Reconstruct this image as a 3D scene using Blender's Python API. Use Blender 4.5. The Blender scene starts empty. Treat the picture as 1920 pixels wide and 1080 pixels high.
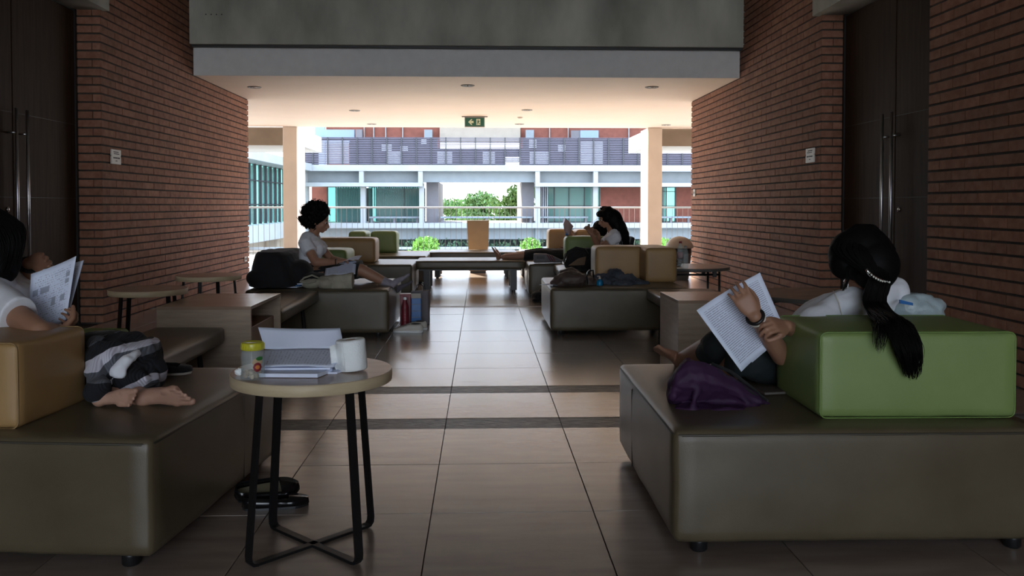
import bpy, bmesh, math, random
from mathutils import Vector as V, Matrix as M, Euler, noise
R = random.Random(7)
S = bpy.context.scene
COL = S.collection
rad = math.radians
# ---------------------------------------------------------------- camera, sky, sun, exposure
FPX, SHIFT, YAW, PITCH, EYE = 1625.0, -112.5, rad(2.04), rad(1.5), 1.135
cd = bpy.data.cameras.new('camera'); cam = bpy.data.objects.new('camera', cd); COL.objects.link(cam)
cd.sensor_width = 36; cd.lens = FPX/1920*36; cd.shift_y = SHIFT/1920; cd.clip_end = 500; cd.clip_start = .05
cam.location = (0, 0, EYE); cam.rotation_euler = (rad(90)-PITCH, 0, -YAW); S.camera = cam
w = bpy.data.worlds.new('sky'); S.world = w; w.use_nodes = True
nt = w.node_tree; bg = nt.nodes['Background']
tc = nt.nodes.new('ShaderNodeTexCoord'); sp = nt.nodes.new('ShaderNodeSeparateXYZ'); rp = nt.nodes.new('ShaderNodeValToRGB')
nt.links.new(tc.outputs['Generated'], sp.inputs[0]); nt.links.new(sp.outputs['Z'], rp.inputs[0]); nt.links.new(rp.outputs[0], bg.inputs[0])
rp.color_ramp.elements[0].position = 0; rp.color_ramp.elements[0].color = (.88, .94, 1, 1)
rp.color_ramp.elements[1].position = .7; rp.color_ramp.elements[1].color = (.46, .66, 1, 1)
bg.inputs[1].default_value = 3.9
sd = bpy.data.lights.new('sun', 'SUN'); sun = bpy.data.objects.new('sun', sd); COL.objects.link(sun)
sd.energy = 17; sd.angle = rad(3); sd.color = (1, .88, .70)
sun.rotation_euler = V((-.30, .86, .47)).to_track_quat('Z', 'Y').to_euler(); sun.location = (-5, 10, 20)
vs = S.view_settings; vs.view_transform = 'Standard'; vs.look = 'None'; vs.gamma = 1; vs.use_curve_mapping = False
vs.exposure = 0.64
S.cycles.max_bounces = 10; S.cycles.diffuse_bounces = 6; S.cycles.glossy_bounces = 4; S.cycles.transmission_bounces = 6
S.cycles.sample_clamp_indirect = 4
S.cycles.use_denoising = True

def at(px, py, Y):
    f = V((math.sin(YAW)*math.cos(PITCH), math.cos(YAW)*math.cos(PITCH), -math.sin(PITCH)))
    r = V((math.cos(YAW), -math.sin(YAW), 0)); u = r.cross(f)
    d = f + r*((px-960)/FPX) + u*((540+SHIFT-py)/FPX)
    return V((0, 0, EYE)) + d*(Y/d.y)

# ---------------------------------------------------------------- materials
def mat(name, col, rough=.6, var=0., vs_=8., bump=0., bs=60., metal=0, col2=None, spec=.5, trans=0, alpha=1, sheen=0, coat=0, stretch=None, isl=0, objr=0):
    m = bpy.data.materials.new(name); m.use_nodes = True; n = m.node_tree.nodes; l = m.node_tree.links; b = n['Principled BSDF']
    b.inputs['Base Color'].default_value = (*col, 1); b.inputs['Roughness'].default_value = rough; b.inputs['Metallic'].default_value = metal
    b.inputs['Specular IOR Level'].default_value = spec
    b.inputs['Transmission Weight'].default_value = trans; b.inputs['Sheen Weight'].default_value = sheen; b.inputs['Coat Weight'].default_value = coat; b.inputs['Coat Roughness'].default_value = .22
    if alpha < 1: b.inputs['Alpha'].default_value = alpha
    t = n.new('ShaderNodeTexCoord'); co = t.outputs['Object']
    if stretch:
        mp = n.new('ShaderNodeMapping'); mp.inputs['Scale'].default_value = stretch; l.new(co, mp.inputs[0]); co = mp.outputs[0]
    if objr:
        oi = n.new('ShaderNodeObjectInfo'); sc_ = n.new('ShaderNodeMath'); sc_.operation = 'MULTIPLY'; sc_.inputs[1].default_value = 37; l.new(oi.outputs['Random'], sc_.inputs[0])
        va = n.new('ShaderNodeVectorMath'); l.new(co, va.inputs[0]); l.new(sc_.outputs[0], va.inputs[1]); co = va.outputs[0]
    if var or col2:
        nz = n.new('ShaderNodeTexNoise'); nz.inputs['Scale'].default_value = vs_; nz.inputs['Detail'].default_value = 6; l.new(co, nz.inputs[0])
        r = n.new('ShaderNodeValToRGB'); r.color_ramp.elements[0].position = .3; r.color_ramp.elements[1].position = .7
        c2 = col2 or tuple(min(1, c*(1+var)) for c in col); c1 = col if col2 else tuple(c*(1-var) for c in col)
        r.color_ramp.elements[0].color = (*c1, 1); r.color_ramp.elements[1].color = (*c2, 1)
        l.new(nz.outputs[0], r.inputs[0]); out = r.outputs[0]
        if isl or objr:
            hs = n.new('ShaderNodeHueSaturation')
            if isl: src = n.new('ShaderNodeNewGeometry').outputs['Random Per Island']
            else: src = n.new('ShaderNodeObjectInfo').outputs['Random']
            mr = n.new('ShaderNodeMapRange'); a = isl or objr
            mr.inputs['To Min'].default_value = 1-a; mr.inputs['To Max'].default_value = 1+a
            l.new(src, mr.inputs[0]); l.new(mr.outputs[0], hs.inputs['Value']); l.new(out, hs.inputs['Color']); out = hs.outputs[0]
        l.new(out, b.inputs['Base Color'])
    if bump:
        nb = n.new('ShaderNodeTexNoise'); nb.inputs['Scale'].default_value = bs; nb.inputs['Detail'].default_value = 4; l.new(co, nb.inputs[0])
        bp = n.new('ShaderNodeBump'); bp.inputs['Strength'].default_value = bump; bp.inputs['Distance'].default_value = .01
        l.new(nb.outputs[0], bp.inputs['Height']); l.new(bp.outputs[0], b.inputs['Normal'])
    return m
BR = dict(vs_=14, bump=.5, bs=45)
MAT = dict(
 brick=mat('brick_piece', (.215, .088, .050), .85, col2=(.32, .150, .094), objr=.13, **BR),
 brick_all=mat('brick_joined', (.215, .088, .050), .85, col2=(.32, .150, .094), isl=.13, **BR),
 brick_far=mat('brick_far', (.22, .075, .052), .85, var=.12, vs_=3),
 mortar=mat('mortar', (.05, .04, .034), .95, var=.2, bump=.5, bs=80),
 concrete=mat('raw_concrete', (.20, .20, .17), .85, col2=(.54, .53, .46), vs_=1.4, bump=.35, bs=25, stretch=(1, 1, .45)),
 fascia=mat('grey_render', (.72, .71, .70), .8, var=.04, bump=.3, bs=160),
 ceiling=mat('cream_ceiling_paint', (.84, .74, .64), .7, var=.02, vs_=2),
 cream=mat('cream_render', (.36, .31, .25), .8, var=.05, vs_=3),
 columnm=mat('cream_column_render', (.60, .50, .40), .8, var=.05, vs_=3, bump=.1, bs=60),
 brownbeam=mat('brown_concrete', (.22, .17, .12), .85, var=.12, vs_=3),
 white=mat('white_render', (.34, .35, .35), .75, var=.06, vs_=1.5),
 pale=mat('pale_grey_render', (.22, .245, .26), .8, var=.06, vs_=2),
 lilac=mat('lilac_grey_render', (.16, .15, .16), .8, var=.06, vs_=2),
 slat=mat('purple_grey_slats', (.105, .095, .125), .6, var=.08, vs_=2),
 slatw=mat('pale_strips', (.42, .44, .48), .6, var=.05),
 dark=mat('dark_metal', (.03, .032, .036), .45, var=.1),
 tile=mat('stone_tile', (.225, .170, .138), .23, coat=.6, col2=(.33, .262, .216), vs_=2.2, bump=.06, bs=30, objr=.07, stretch=(1, 5, 1), spec=1.0),
 tile_all=mat('stone_tile_joined', (.225, .170, .138), .23, coat=.6, col2=(.33, .262, .216), vs_=2.2, bump=.06, bs=30, isl=.07, stretch=(1, 5, 1), spec=1.0),
 strip=mat('slate_strip', (.075, .078, .08), .36, col2=(.30, .30, .29), vs_=11, bump=.9, bs=22, stretch=(1, 2.2, 1)),
 grout=mat('grout', (.055, .045, .038), .8, var=.1),
 railpaint=mat('rail_paint', (.16, .16, .16), .5, var=.05),
 door=mat('dark_wood', (.036, .019, .011), .65, spec=.15, col2=(.062, .034, .020), vs_=5, stretch=(6, 6, .35), bump=.08, bs=40),
 frame=mat('black_door_frame', (.012, .011, .010), .5, var=.1),
 steel=mat('brushed_steel', (.55, .55, .56), .28, metal=1, var=.05),
 chrome=mat('chrome', (.75, .75, .76), .12, metal=1, var=.02),
 plate=mat('white_plate', (.62, .58, .52), .45, var=.04),
 ink=mat('grey_ink', (.10, .10, .10), .7, var=.1),
 leather=mat('olive_brown_leather', (.086, .066, .038), .34, col2=(.114, .090, .054), vs_=5, bump=.12, bs=420, spec=.42),
 leather2=mat('tan_leather', (.34, .20, .078), .45, col2=(.39, .235, .095), vs_=5, bump=.12, bs=420),
 leather3=mat('green_leather', (.18, .255, .078), .45, col2=(.21, .29, .094), vs_=5, bump=.12, bs=420),
 seam=mat('dark_seam', (.05, .042, .03), .5, var=.1),
 seam2=mat('tan_seam', (.30, .19, .085), .5, var=.1),
 seam3=mat('green_seam', (.15, .24, .06), .5, var=.1),
 wood=mat('pale_laminate', (.40, .30, .22), .38, col2=(.50, .39, .29), vs_=6, stretch=(1, 1, 8), bump=.03, bs=60),
 woodtop=mat('laminate_top', (.34, .235, .17), .25, col2=(.42, .30, .22), vs_=4, stretch=(1, 7, 1), bump=.02, bs=60),
 edge=mat('ply_edge', (.47, .37, .23), .5, col2=(.56, .45, .29), vs_=10, stretch=(1, 1, 6)),
 orange=mat('orange_brown_board', (.25, .125, .055), .45, var=.1, vs_=6),
 black=mat('black_powder_coat', (.007, .007, .008), .42, var=.1),
 rubber=mat('black_plastic', (.01, .01, .011), .4, var=.1),
 cloth_black=mat('black_cloth', (.006, .006, .0075), .85, var=.25, vs_=12, bump=.5, bs=14, sheen=.1),
 cloth_navy=mat('dark_green_cloth', (.012, .018, .020), .85, var=.25, vs_=12, bump=.4, bs=18),
 shirt=mat('white_shirt_cloth', (.78, .79, .84), .85, var=.05, vs_=6, bump=.35, bs=16),
 skin=mat('warm_brown_skin', (.31, .155, .095), .5, col2=(.37, .19, .12), vs_=10, bump=.05, bs=200),
 skin_pale=mat('warm_skin', (.42, .235, .165), .5, col2=(.50, .29, .21), vs_=10, bump=.06, bs=160),
 nail=mat('fingernail', (.55, .38, .32), .3, var=.03),
 hair=mat('black_hair', (.004, .0035, .0035), .6, var=.3, vs_=40, spec=.12),
 eyew=mat('eye_white', (.6, .58, .55), .3, var=.02), eyed=mat('dark_iris', (.01, .007, .005), .2, var=.02),
 lip=mat('lip', (.28, .10, .075), .45, var=.05),
 sock=mat('lavender_grey_sock', (.30, .27, .32), .9, var=.12, vs_=30, bump=.4, bs=120),
 sock2=mat('dark_grey_sock', (.12, .115, .14), .9, var=.12, vs_=30, bump=.4, bs=120),
 tissue=mat('tissue_paper', (.90, .93, .93), .95, var=.02, bump=.3, bs=200),
 beige=mat('cream_canvas', (.40, .37, .29), .9, var=.12, vs_=15, bump=.5, bs=30),
 purple=mat('purple_nylon', (.030, .010, .036), .65, col2=(.046, .016, .054), vs_=9, bump=.4, bs=24, spec=.3),
 brownbag=mat('brown_soft_leather', (.060, .042, .036), .55, col2=(.095, .068, .058), vs_=9, bump=.5, bs=20),
 denim=mat('blue_grey_cloth', (.035, .045, .065), .9, col2=(.085, .095, .12), vs_=9, bump=.7, bs=22),
 brownpanel=mat('tan_bag_panel', (.17, .10, .055), .7, var=.1),
 yellow=mat('yellow_plastic', (.62, .58, .04), .3, var=.08, vs_=6, trans=.15),
 green=mat('exit_green', (.0, .11, .055), .35, var=.1),
 signw=mat('sign_cream', (.75, .85, .62), .4, var=.03),
 blue=mat('blue_plastic', (.02, .14, .42), .35, var=.1), cyan=mat('cyan_gel', (.01, .25, .50), .2, var=.1, trans=.3),
 red=mat('dark_red_plastic', (.20, .018, .03), .4, var=.2), pink=mat('dusty_pink_paper', (.42, .30, .31), .8, var=.08),
 nut=mat('nut', (.45, .33, .20), .6, var=.2), leafg=mat('light_leaves', (.17, .34, .05), .6, var=.35, vs_=1.5),
 leafd=mat('tree_leaves', (.10, .19, .045), .65, var=.4, vs_=.6), leafk=mat('hedge_leaves', (.035, .075, .03), .7, var=.4, vs_=1),
 bark=mat('bark', (.09, .065, .045), .9, var=.2), grass=mat('courtyard_paving', (.50, .46, .38), .9, var=.1, vs_=.3),
 lens=mat('lamp_reflector', (.55, .52, .47), .25, metal=.8, var=.02),
 bin=mat('grey_bin_plastic', (.10, .095, .085), .45, var=.1), binlid=mat('beige_bin_lid', (.45, .36, .27), .45, var=.06),
 film=mat('thin_plastic_film', (.55, .66, .70), .3, var=.1, vs_=10, bump=.6, bs=30, trans=.25),
 interior=mat('unlit_interior', (.035, .05, .05), .8, var=.3, vs_=.6), curtain=mat('pale_blinds', (.36, .43, .42), .8, var=.1, vs_=2),  # interior: dark tone painted for unlit rooms and undercroft shade
)
def glass_mat(name, col, rough=.05, trans=.75):
    m = bpy.data.materials.new(name); m.use_nodes = True; n = m.node_tree.nodes; l = m.node_tree.links; b = n['Principled BSDF']
    b.inputs['Base Color'].default_value = (*col, 1); b.inputs['Roughness'].default_value = rough
    tr = n.new('ShaderNodeBsdfTransparent'); tr.inputs[0].default_value = (*col, 1); mx = n.new('ShaderNodeMixShader'); mx.inputs[0].default_value = trans
    l.new(b.outputs[0], mx.inputs[1]); l.new(tr.outputs[0], mx.inputs[2]); l.new(mx.outputs[0], n['Material Output'].inputs[0]); return m
MAT['teal'] = glass_mat('teal_glass', (.38, .62, .58), .06, .7)
MAT['tealdark'] = glass_mat('dark_teal_glass', (.30, .52, .50), .06, .78)
MAT['blueglass'] = glass_mat('blue_glass', (.30, .42, .58), .06, .35)
MAT['clear'] = glass_mat('clear_plastic', (.86, .90, .90), .06, .82)

def paper_mat(name, lines=30, base=(.74, .80, .96), margin=.1, pics=False, density=.62, swap=False):
    m = bpy.data.materials.new(name); m.use_nodes = True; n = m.node_tree.nodes; l = m.node_tree.links; b = n['Principled BSDF']
    b.inputs['Roughness'].default_value = .7
    uv = n.new('ShaderNodeUVMap'); s = n.new('ShaderNodeSeparateXYZ'); l.new(uv.outputs[0], s.inputs[0])
    def mth(op, a, c):
        k = n.new('ShaderNodeMath'); k.operation = op
        for i, x in enumerate((a, c)):
            if isinstance(x, (int, float)): k.inputs[i].default_value = x
            elif x is not None: l.new(x, k.inputs[i])
        return k.outputs[0]
    X, Y = (s.outputs[1], s.outputs[0]) if swap else (s.outputs[0], s.outputs[1])
    ln = mth('MULTIPLY', Y, lines); fr = mth('FRACT', ln, None); row = mth('FLOOR', ln, None)
    on = mth('LESS_THAN', fr, .42)
    cx = n.new('ShaderNodeCombineXYZ'); l.new(mth('MULTIPLY', X, 55), cx.inputs[0]); l.new(mth('MULTIPLY', row, 7.3), cx.inputs[1])
    nz = n.new('ShaderNodeTexNoise'); nz.inputs['Scale'].default_value = 1; nz.inputs['Detail'].default_value = 1; l.new(cx.outputs[0], nz.inputs[0])
    on = mth('MULTIPLY', on, mth('LESS_THAN', nz.outputs[0], density))
    for v, a, c in ((X, margin, 1-margin), (Y, .07, .92)):
        on = mth('MULTIPLY', on, mth('MULTIPLY', mth('GREATER_THAN', v, a), mth('LESS_THAN', v, c)))
    if pics:
        for (a, c, d, e) in ((.06, .17, .60, .70), (.22, .42, .60, .70), (.80, .90, .72, .80), (.80, .90, .62, .69), (.50, .60, .34, .48), (.72, .84, .36, .46)):
            k = mth('MULTIPLY', mth('MULTIPLY', mth('GREATER_THAN', X, a), mth('LESS_THAN', X, c)), mth('MULTIPLY', mth('GREATER_THAN', Y, d), mth('LESS_THAN', Y, e)))
            on = mth('MAXIMUM', on, k)
    mx = n.new('ShaderNodeMix'); mx.data_type = 'RGBA'; mx.inputs[6].default_value = (*base, 1); mx.inputs[7].default_value = (.13, .14, .20, 1)
    l.new(mth('MULTIPLY', on, .5 if swap else .62), mx.inputs[0]); l.new(mx.outputs[2], b.inputs['Base Color']); return m
MAT['text'] = paper_mat('printed_page', 34)
MAT['text2'] = paper_mat('printed_page_pictures', 26, pics=True, density=.45)
MAT['text3'] = paper_mat('booklet_page', 24, density=.46, swap=True)
MAT['paper'] = mat('blank_paper', (.74, .80, .96), .75, var=.02)

# ---------------------------------------------------------------- helpers
def tag(o, label=None, cat=None, group=None, kind=None):
    if label: o['label'] = label
    if cat: o['category'] = cat
    if group: o['group'] = group
    if kind: o['kind'] = kind
    return o
def thing(name, label, cat, loc=(0, 0, 0), rz=0, group=None):
    o = bpy.data.objects.new(name, None); o.empty_display_size = .05; COL.objects.link(o); o.location = loc; o.rotation_euler = (0, 0, rz)
    return tag(o, label, cat, group)
def obj(name, bm, m, parent=None, smooth=False, loc=None):
    me = bpy.data.meshes.new(name)
    if isinstance(bm, bpy.types.Mesh): me = bm
    else:
        bm.to_mesh(me); bm.free()
    ms = m if isinstance(m, (list, tuple)) else [m]
    me.materials.clear()
    for x in ms: me.materials.append(MAT[x] if isinstance(x, str) else x)
    if smooth:
        for p in me.polygons: p.use_smooth = True
    o = bpy.data.objects.new(name, me); COL.objects.link(o)
    if parent: o.parent = parent
    if loc is not None: o.location = loc
    return o
def NB(): return bmesh.new()
CUBE = [(-.5, -.5, -.5), (.5, -.5, -.5), (.5, .5, -.5), (-.5, .5, -.5), (-.5, -.5, .5), (.5, -.5, .5), (.5, .5, .5), (-.5, .5, .5)]
CF = [(3, 2, 1, 0), (4, 5, 6, 7), (0, 1, 5, 4), (1, 2, 6, 5), (2, 3, 7, 6), (3, 0, 4, 7)]
def fcube(bm, m):
    v = [bm.verts.new(m @ V(c)) for c in CUBE]
    for f in CF: bm.faces.new([v[i] for i in f])
ICO = {}
def fico(bm, sub, m):
    if sub not in ICO:
        t = bmesh.new(); bmesh.ops.create_icosphere(t, subdivisions=sub, radius=1); t.verts.ensure_lookup_table()
        ICO[sub] = ([v.co.copy() for v in t.verts], [[v.index for v in f.verts] for f in t.faces]); t.free()
    vs, fs = ICO[sub]; v = [bm.verts.new(m @ c) for c in vs]
    for f in fs: bm.faces.new([v[i] for i in f])
def box(bm, x0, x1, y0, y1, z0, z1, bev=0, mi=0):
    if not bev:
        fcube(bm, M.Translation(((x0+x1)/2, (y0+y1)/2, (z0+z1)/2)) @ M.Diagonal((abs(x1-x0), abs(y1-y0), abs(z1-z0), 1))); return bm
    g = bmesh.ops.create_cube(bm, size=1, matrix=M.Translation(((x0+x1)/2, (y0+y1)/2, (z0+z1)/2)) @ M.Diagonal((abs(x1-x0), abs(y1-y0), abs(z1-z0), 1)))
    vs = g['verts']; fs = {f for v in vs for f in v.link_faces}
    for f in fs: f.material_index = mi
    if bev: bmesh.ops.bevel(bm, geom=list({e for v in vs for e in v.link_edges}), offset=bev, segments=2, affect='EDGES', profile=.5)
    return bm
def bx(*a, **k): return box(NB(), *a, **k)
def tube(bm, pts, r, seg=8, closed=False):
    """round tube along points; r a number or one per point"""
    pts = [V(p) for p in pts]; n = len(pts); rings = []
    rs = r if isinstance(r, (list, tuple)) else [r]*n
    ref = None
    for i, p in enumerate(pts):
        t = (pts[(i+1) % n]-pts[i-1]) if closed else (pts[min(i+1, n-1)]-pts[max(i-1, 0)])
        t = t.normalized() if t.length > 1e-9 else V((0, 0, 1))
        if ref is None: ref = t.orthogonal().normalized()
        ref = (ref - t*ref.dot(t)); ref = ref.normalized() if ref.length > 1e-6 else t.orthogonal().normalized()
        b = t.cross(ref)
        rings.append([bm.verts.new(p + (ref*math.cos(2*math.pi*k/seg) + b*math.sin(2*math.pi*k/seg))*rs[i]) for k in range(seg)])
    for i in range(n if closed else n-1):
        a, c = rings[i], rings[(i+1) % n]
        for k in range(seg): bm.faces.new((a[k], a[(k+1) % seg], c[(k+1) % seg], c[k]))
    if not closed: bm.faces.new(rings[0][::-1]); bm.faces.new(rings[-1])
    return bm
def cyl(bm, x, y, z0, z1, r, seg=24, r2=None):
    r2 = r if r2 is None else r2
    return tube(bm, [(x, y, z0), (x, y, z1)], [r, r2], seg)
def lathe(bm, prof, seg=28, x=0, y=0, z=0):
    rings = [[bm.verts.new((x+r*math.cos(2*math.pi*k/seg), y+r*math.sin(2*math.pi*k/seg), z+h)) for k in range(seg)] for r, h in prof]
    for a, c in zip(rings, rings[1:]):
        for k in range(seg): bm.faces.new((a[k], a[(k+1) % seg], c[(k+1) % seg], c[k]))
    if prof[0][0] > 1e-4: bm.faces.new(rings[0][::-1])
    if prof[-1][0] > 1e-4: bm.faces.new(rings[-1])
    return bm
def prism(bm, pts, d, mi=0):
    """polygon extruded by vector d"""
    a = [bm.verts.new(p) for p in pts]; b = [bm.verts.new(V(p)+V(d)) for p in pts]
    bm.faces.new(a); bm.faces.new(b[::-1]); n = len(a)
    for i in range(n): bm.faces.new((a[i], b[i], b[(i+1) % n], a[(i+1) % n]))
    bmesh.ops.recalc_face_normals(bm, faces=bm.faces[:]); return bm
def rbox(sx, sy, sz, r, bulge=0., n=10, wob=0., z0=0., seed=0):
    """soft upholstered block centred in xy, base at z0"""
    bm = NB(); bmesh.ops.create_cube(bm, size=2)
    bmesh.ops.subdivide_edges(bm, edges=bm.edges[:], cuts=n, use_grid_fill=True)
    h = V((sx/2, sy/2, sz/2))
    def remap(t, hh):        # put more loops at the rims
        s = 1 if t > 0 else -1; t = abs(t)
        k = 1-(3/(n+1.))
        return s*(t/k*(hh-r) if t < k else (hh-r)+(t-k)/(1-k)*r)
    for v in bm.verts:
        p = V((remap(v.co.x, h.x), remap(v.co.y, h.y), remap(v.co.z, h.z)))
        c = V([max(-(h[i]-r), min(h[i]-r, p[i])) for i in range(3)]); d = p-c
        if d.length > 1e-9:
            mx = max(abs(d.x), abs(d.y), abs(d.z)); p = c + d.normalized()*mx
        a, b_, e = p.x/h.x, p.y/h.y, p.z/h.z
        if bulge:
            if e > .5: p.z += bulge*(1-a*a)*(1-b_*b_)
            if abs(a) > .9: p.x += math.copysign(bulge*.5*(1-b_*b_)*(1-e*e), a)
            if abs(b_) > .9: p.y += math.copysign(bulge*.5*(1-a*a)*(1-e*e), b_)
        if wob:
            p += noise.noise_vector(p*7+V((seed, seed*2, 0)))*wob
        p.z += h.z + z0
        v.co = p
    return bm
def copy_tree(o, parent=None):
    c = o.copy(); COL.objects.link(c)
    if parent is not None: c.parent = parent
    for ch in list(o.children): copy_tree(ch, c)
    return c
def struct(name, bm, m, parent=None):
    o = obj(name, bm, m, parent)
    if parent is None: o['kind'] = 'structure'
    return o
def shell(name):
    o = bpy.data.objects.new(name, None); COL.objects.link(o); o['kind'] = 'structure'; return o

# ---------------------------------------------------------------- floor
WL, WR = -3.63, 3.34
floor = struct('floor', bx(-9, 9, -10, 20.15, -.45, -.012), 'grout')
g = .0035
xs = [-.185+.601*k for k in range(-15, 16)]
ys_bands = [(-3.45+.604*k, -3.45+.604*(k+1)) for k in range(13)]   # up to 4.4
ys_bands = [(a, b) for a, b in ys_bands if b > -3]
rows = []
y = 4.385
while y > -3: rows.append((y-.604, y, 't')); y -= .604
rows += [(4.385, 4.60, 's'), (4.60, 5.215, 't'), (5.215, 5.415, 's')]
y = 5.415
for k in range(7): rows.append((y, y+.6, 't')); y += .6
rows.append((y, y+.14, 's')); y += .14
while y < 20: rows.append((y, min(y+.6, 20.15), 't')); y += .6
cells = []
for (a, b, k) in rows:
    for i in range(len(xs)-1):
        x0, x1 = xs[i], xs[i+1]
        if b < 13.7: x0, x1 = max(x0, WL-.02), min(x1, WR+.02)
        if x1-x0 < .04: continue
        cells.append((a, b, x0, x1, k))
def inview(x, y):
    return y > 2.2 and abs(x-.035*y) < y*.61
vis = [c for c in cells if inview((c[2]+c[3])/2, c[1]) and c[0] < 11.5]
vis.sort(key=lambda c: c[0]); vis = vis[:290]; vset = set(vis)
cache = {}
for c in vis:
    a, b, x0, x1, k = c; key = (round(b-a, 3), round(x1-x0, 3), k)
    if key not in cache:
        hx, hy = (x1-x0)/2-g/2, (b-a)/2-g/2
        o = obj('tile' if k == 't' else 'stone_strip', bx(-hx, hx, -hy, hy, -.02, 0, bev=.0015), 'tile' if k == 't' else 'strip', floor)
        cache[key] = o.data
    else:
        o = bpy.data.objects.new('tile' if k == 't' else 'stone_strip', cache[key]); COL.objects.link(o); o.parent = floor
    o.location = ((x0+x1)/2, (a+b)/2, (0 if k == 't' else -.002)+R.uniform(-.0006, .0006))
bm = NB(); bs = NB()
for c in cells:
    if c in vset: continue
    a, b, x0, x1, k = c; box(bm if k == 't' else bs, x0+g/2, x1-g/2, a+g/2, b-g/2, -.02, 0)
tag(obj('far_tiles', bm, 'tile_all', floor), kind='stuff'); tag(obj('far_stone_strips', bs, 'strip', floor), kind='stuff')

# ---------------------------------------------------------------- brick walls
BL, BH, GH, GV = .33, .0816, .0165, .006
def bricks(parent, faces, keep=300):
    """faces: (origin, u, normal, length, z0, z1, half_offset)  bricks proud of the mortar"""
    L = []
    for (o, u, nrm, length, z0, z1, off) in faces:
        o, u, nrm = V(o), V(u), V(nrm); r = 0; z = z0
        while z+BH <= z1+.001:
            s = -((r % 2)*BL/2 + off); 
            while s < length-.002:
                a, b = max(0, s), min(length, s+BL)
                if b-a > .03: L.append((o+u*((a+b)/2)+V((0, 0, z+BH/2))-nrm*.02, b-a, u, nrm))
                s += BL
            z += BH; r += 1
    def key(t):
        p = t[0]; d = (p-V((0, 0, EYE))).length
        q = p-V((0, 0, EYE)); xx = (q.x/q.y if q.y > .1 else 9)-.036; zz = q.z/q.y if q.y > .1 else 9
        return d + (100 if abs(xx) > .6 or zz > .26 or zz < -.42 else 0)
    L.sort(key=key); cache = {}
    bm = NB()
    for i, (p, ln, u, nrm) in enumerate(L):
        ang = math.atan2(u.y, u.x)
        if i < keep:
            k = round(ln, 3)
            if k not in cache:
                b = bx(-ln/2+GV/2, ln/2-GV/2, -.02, .02, -BH/2+GH/2, BH/2-GH/2, bev=.0018); ob = obj('brick', b, 'brick', parent); cache[k] = ob.data
            else:
                ob = bpy.data.objects.new('brick', cache[k]); COL.objects.link(ob); ob.parent = parent
            ob.location = p + nrm*R.uniform(-.0015, .0015); ob.rotation_euler = (R.uniform(-.004, .004), R.uniform(-.003, .003), ang)
        else:
            m4 = M.Translation(p) @ M.Rotation(ang, 4, 'Z') @ M.Diagonal((ln-GV, .04, BH-GH, 1))
            fcube(bm, m4)
    if len(bm.verts): tag(obj('upper_bricks', bm, 'brick_all', parent), kind='stuff')
    else: bm.free()
TOP = 4.9
mo = .014
JL, JR = 8.45, 8.43     # far door jambs
wl = struct('wall_left', bx(-9, WL-mo, JL+mo, 13.7-mo, -.01, TOP), 'mortar')
bricks(wl, [((WL, JL, 0), (0, 1, 0), (1, 0, 0), 13.7-JL, 0, TOP, 0), ((WL-.29, JL, 0), (1, 0, 0), (0, -1, 0), .29, 0, TOP, .12), ((WL, 13.7, 0), (-1, 0, 0), (0, 1, 0), 3, 0, 2.75, .1)])
wl2 = struct('wall_left', bx(-9, WL-mo, -10, 6.35, -.01, TOP), 'mortar')  # unseen wall, added to block light, run back to dim the near space
bricks(wl2, [((WL, -1, 0), (0, 1, 0), (1, 0, 0), 7.35, 0, TOP, 0)], 0)
wr = struct('wall_right', bx(WR+mo, 9, JR+mo, 13.7-mo, -.01, TOP), 'mortar')
bricks(wr, [((WR, JR, 0), (0, 1, 0), (-1, 0, 0), 13.7-JR, 0, TOP, 0), ((WR, JR, 0), (1, 0, 0), (0, -1, 0), .27, 0, TOP, .05), ((WR, 13.7, 0), (1, 0, 0), (0, 1, 0), 3, 0, 2.75, .1)])
wr2 = struct('wall_right', bx(WR+mo, 9, -10, 6.38-mo, -.01, TOP), 'mortar')  # unseen stretch behind the camera lengthened to cut light from behind
bricks(wr2, [((WR, 6.38, 0), (0, -1, 0), (-1, 0, 0), 7.4, 0, TOP, 0)])

# ---------------------------------------------------------------- doors, lintels
def door(name, side, xd, y0, y1, seam, lock_y):
    d = struct(name, bx(xd, xd+side*.5, y0-.2, y1+.2, 0, TOP), 'frame')
    top = 3.0
    for (a, b) in ((y0, seam), (seam, y1)):
        lf = obj('door_leaf', bx(xd-side*.035, xd+side*.02, a+.008, b-.008, .012, top-.02, bev=.004), 'door', d)
        for zz in (1.2, 1.9):
            obj('door_groove', bx(xd-side*.037, xd-side*.03, a+.012, b-.012, zz, zz+.004), 'frame', lf)
    for yy in (seam-.085, seam+.085):
        h = obj('door_handle', cyl(NB(), xd-side*.11, yy, .42, 1.93, .0125, 16), 'steel', d, True)
        for zz in (.62, 1.73): obj('handle_bracket', tube(NB(), [(xd-side*.03, yy, zz), (xd-side*.11, yy, zz)], .009, 10), 'steel', h, True)
    obj('door_lock', tube(NB(), [(xd-side*.035, lock_y, 1.10), (xd-side*.05, lock_y, 1.10)], .024, 20), 'chrome', d, True)
    obj('door_frame', bx(xd-side*.05, xd, y1-.012, y1+.03, 0, top+.03), 'frame', d)
    struct('door_lintel', bx(xd-side*.33, xd+side*.3, y0-.25, y1+.09, top, top+.34, bev=.004), 'concrete', d)
    return d
door('door_1', -1, WL-.27, 6.35, JL-.02, 7.32, 7.22)
door('door_2', 1, WR+.26, 6.40, JR-.02, 7.36, 7.27)

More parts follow.
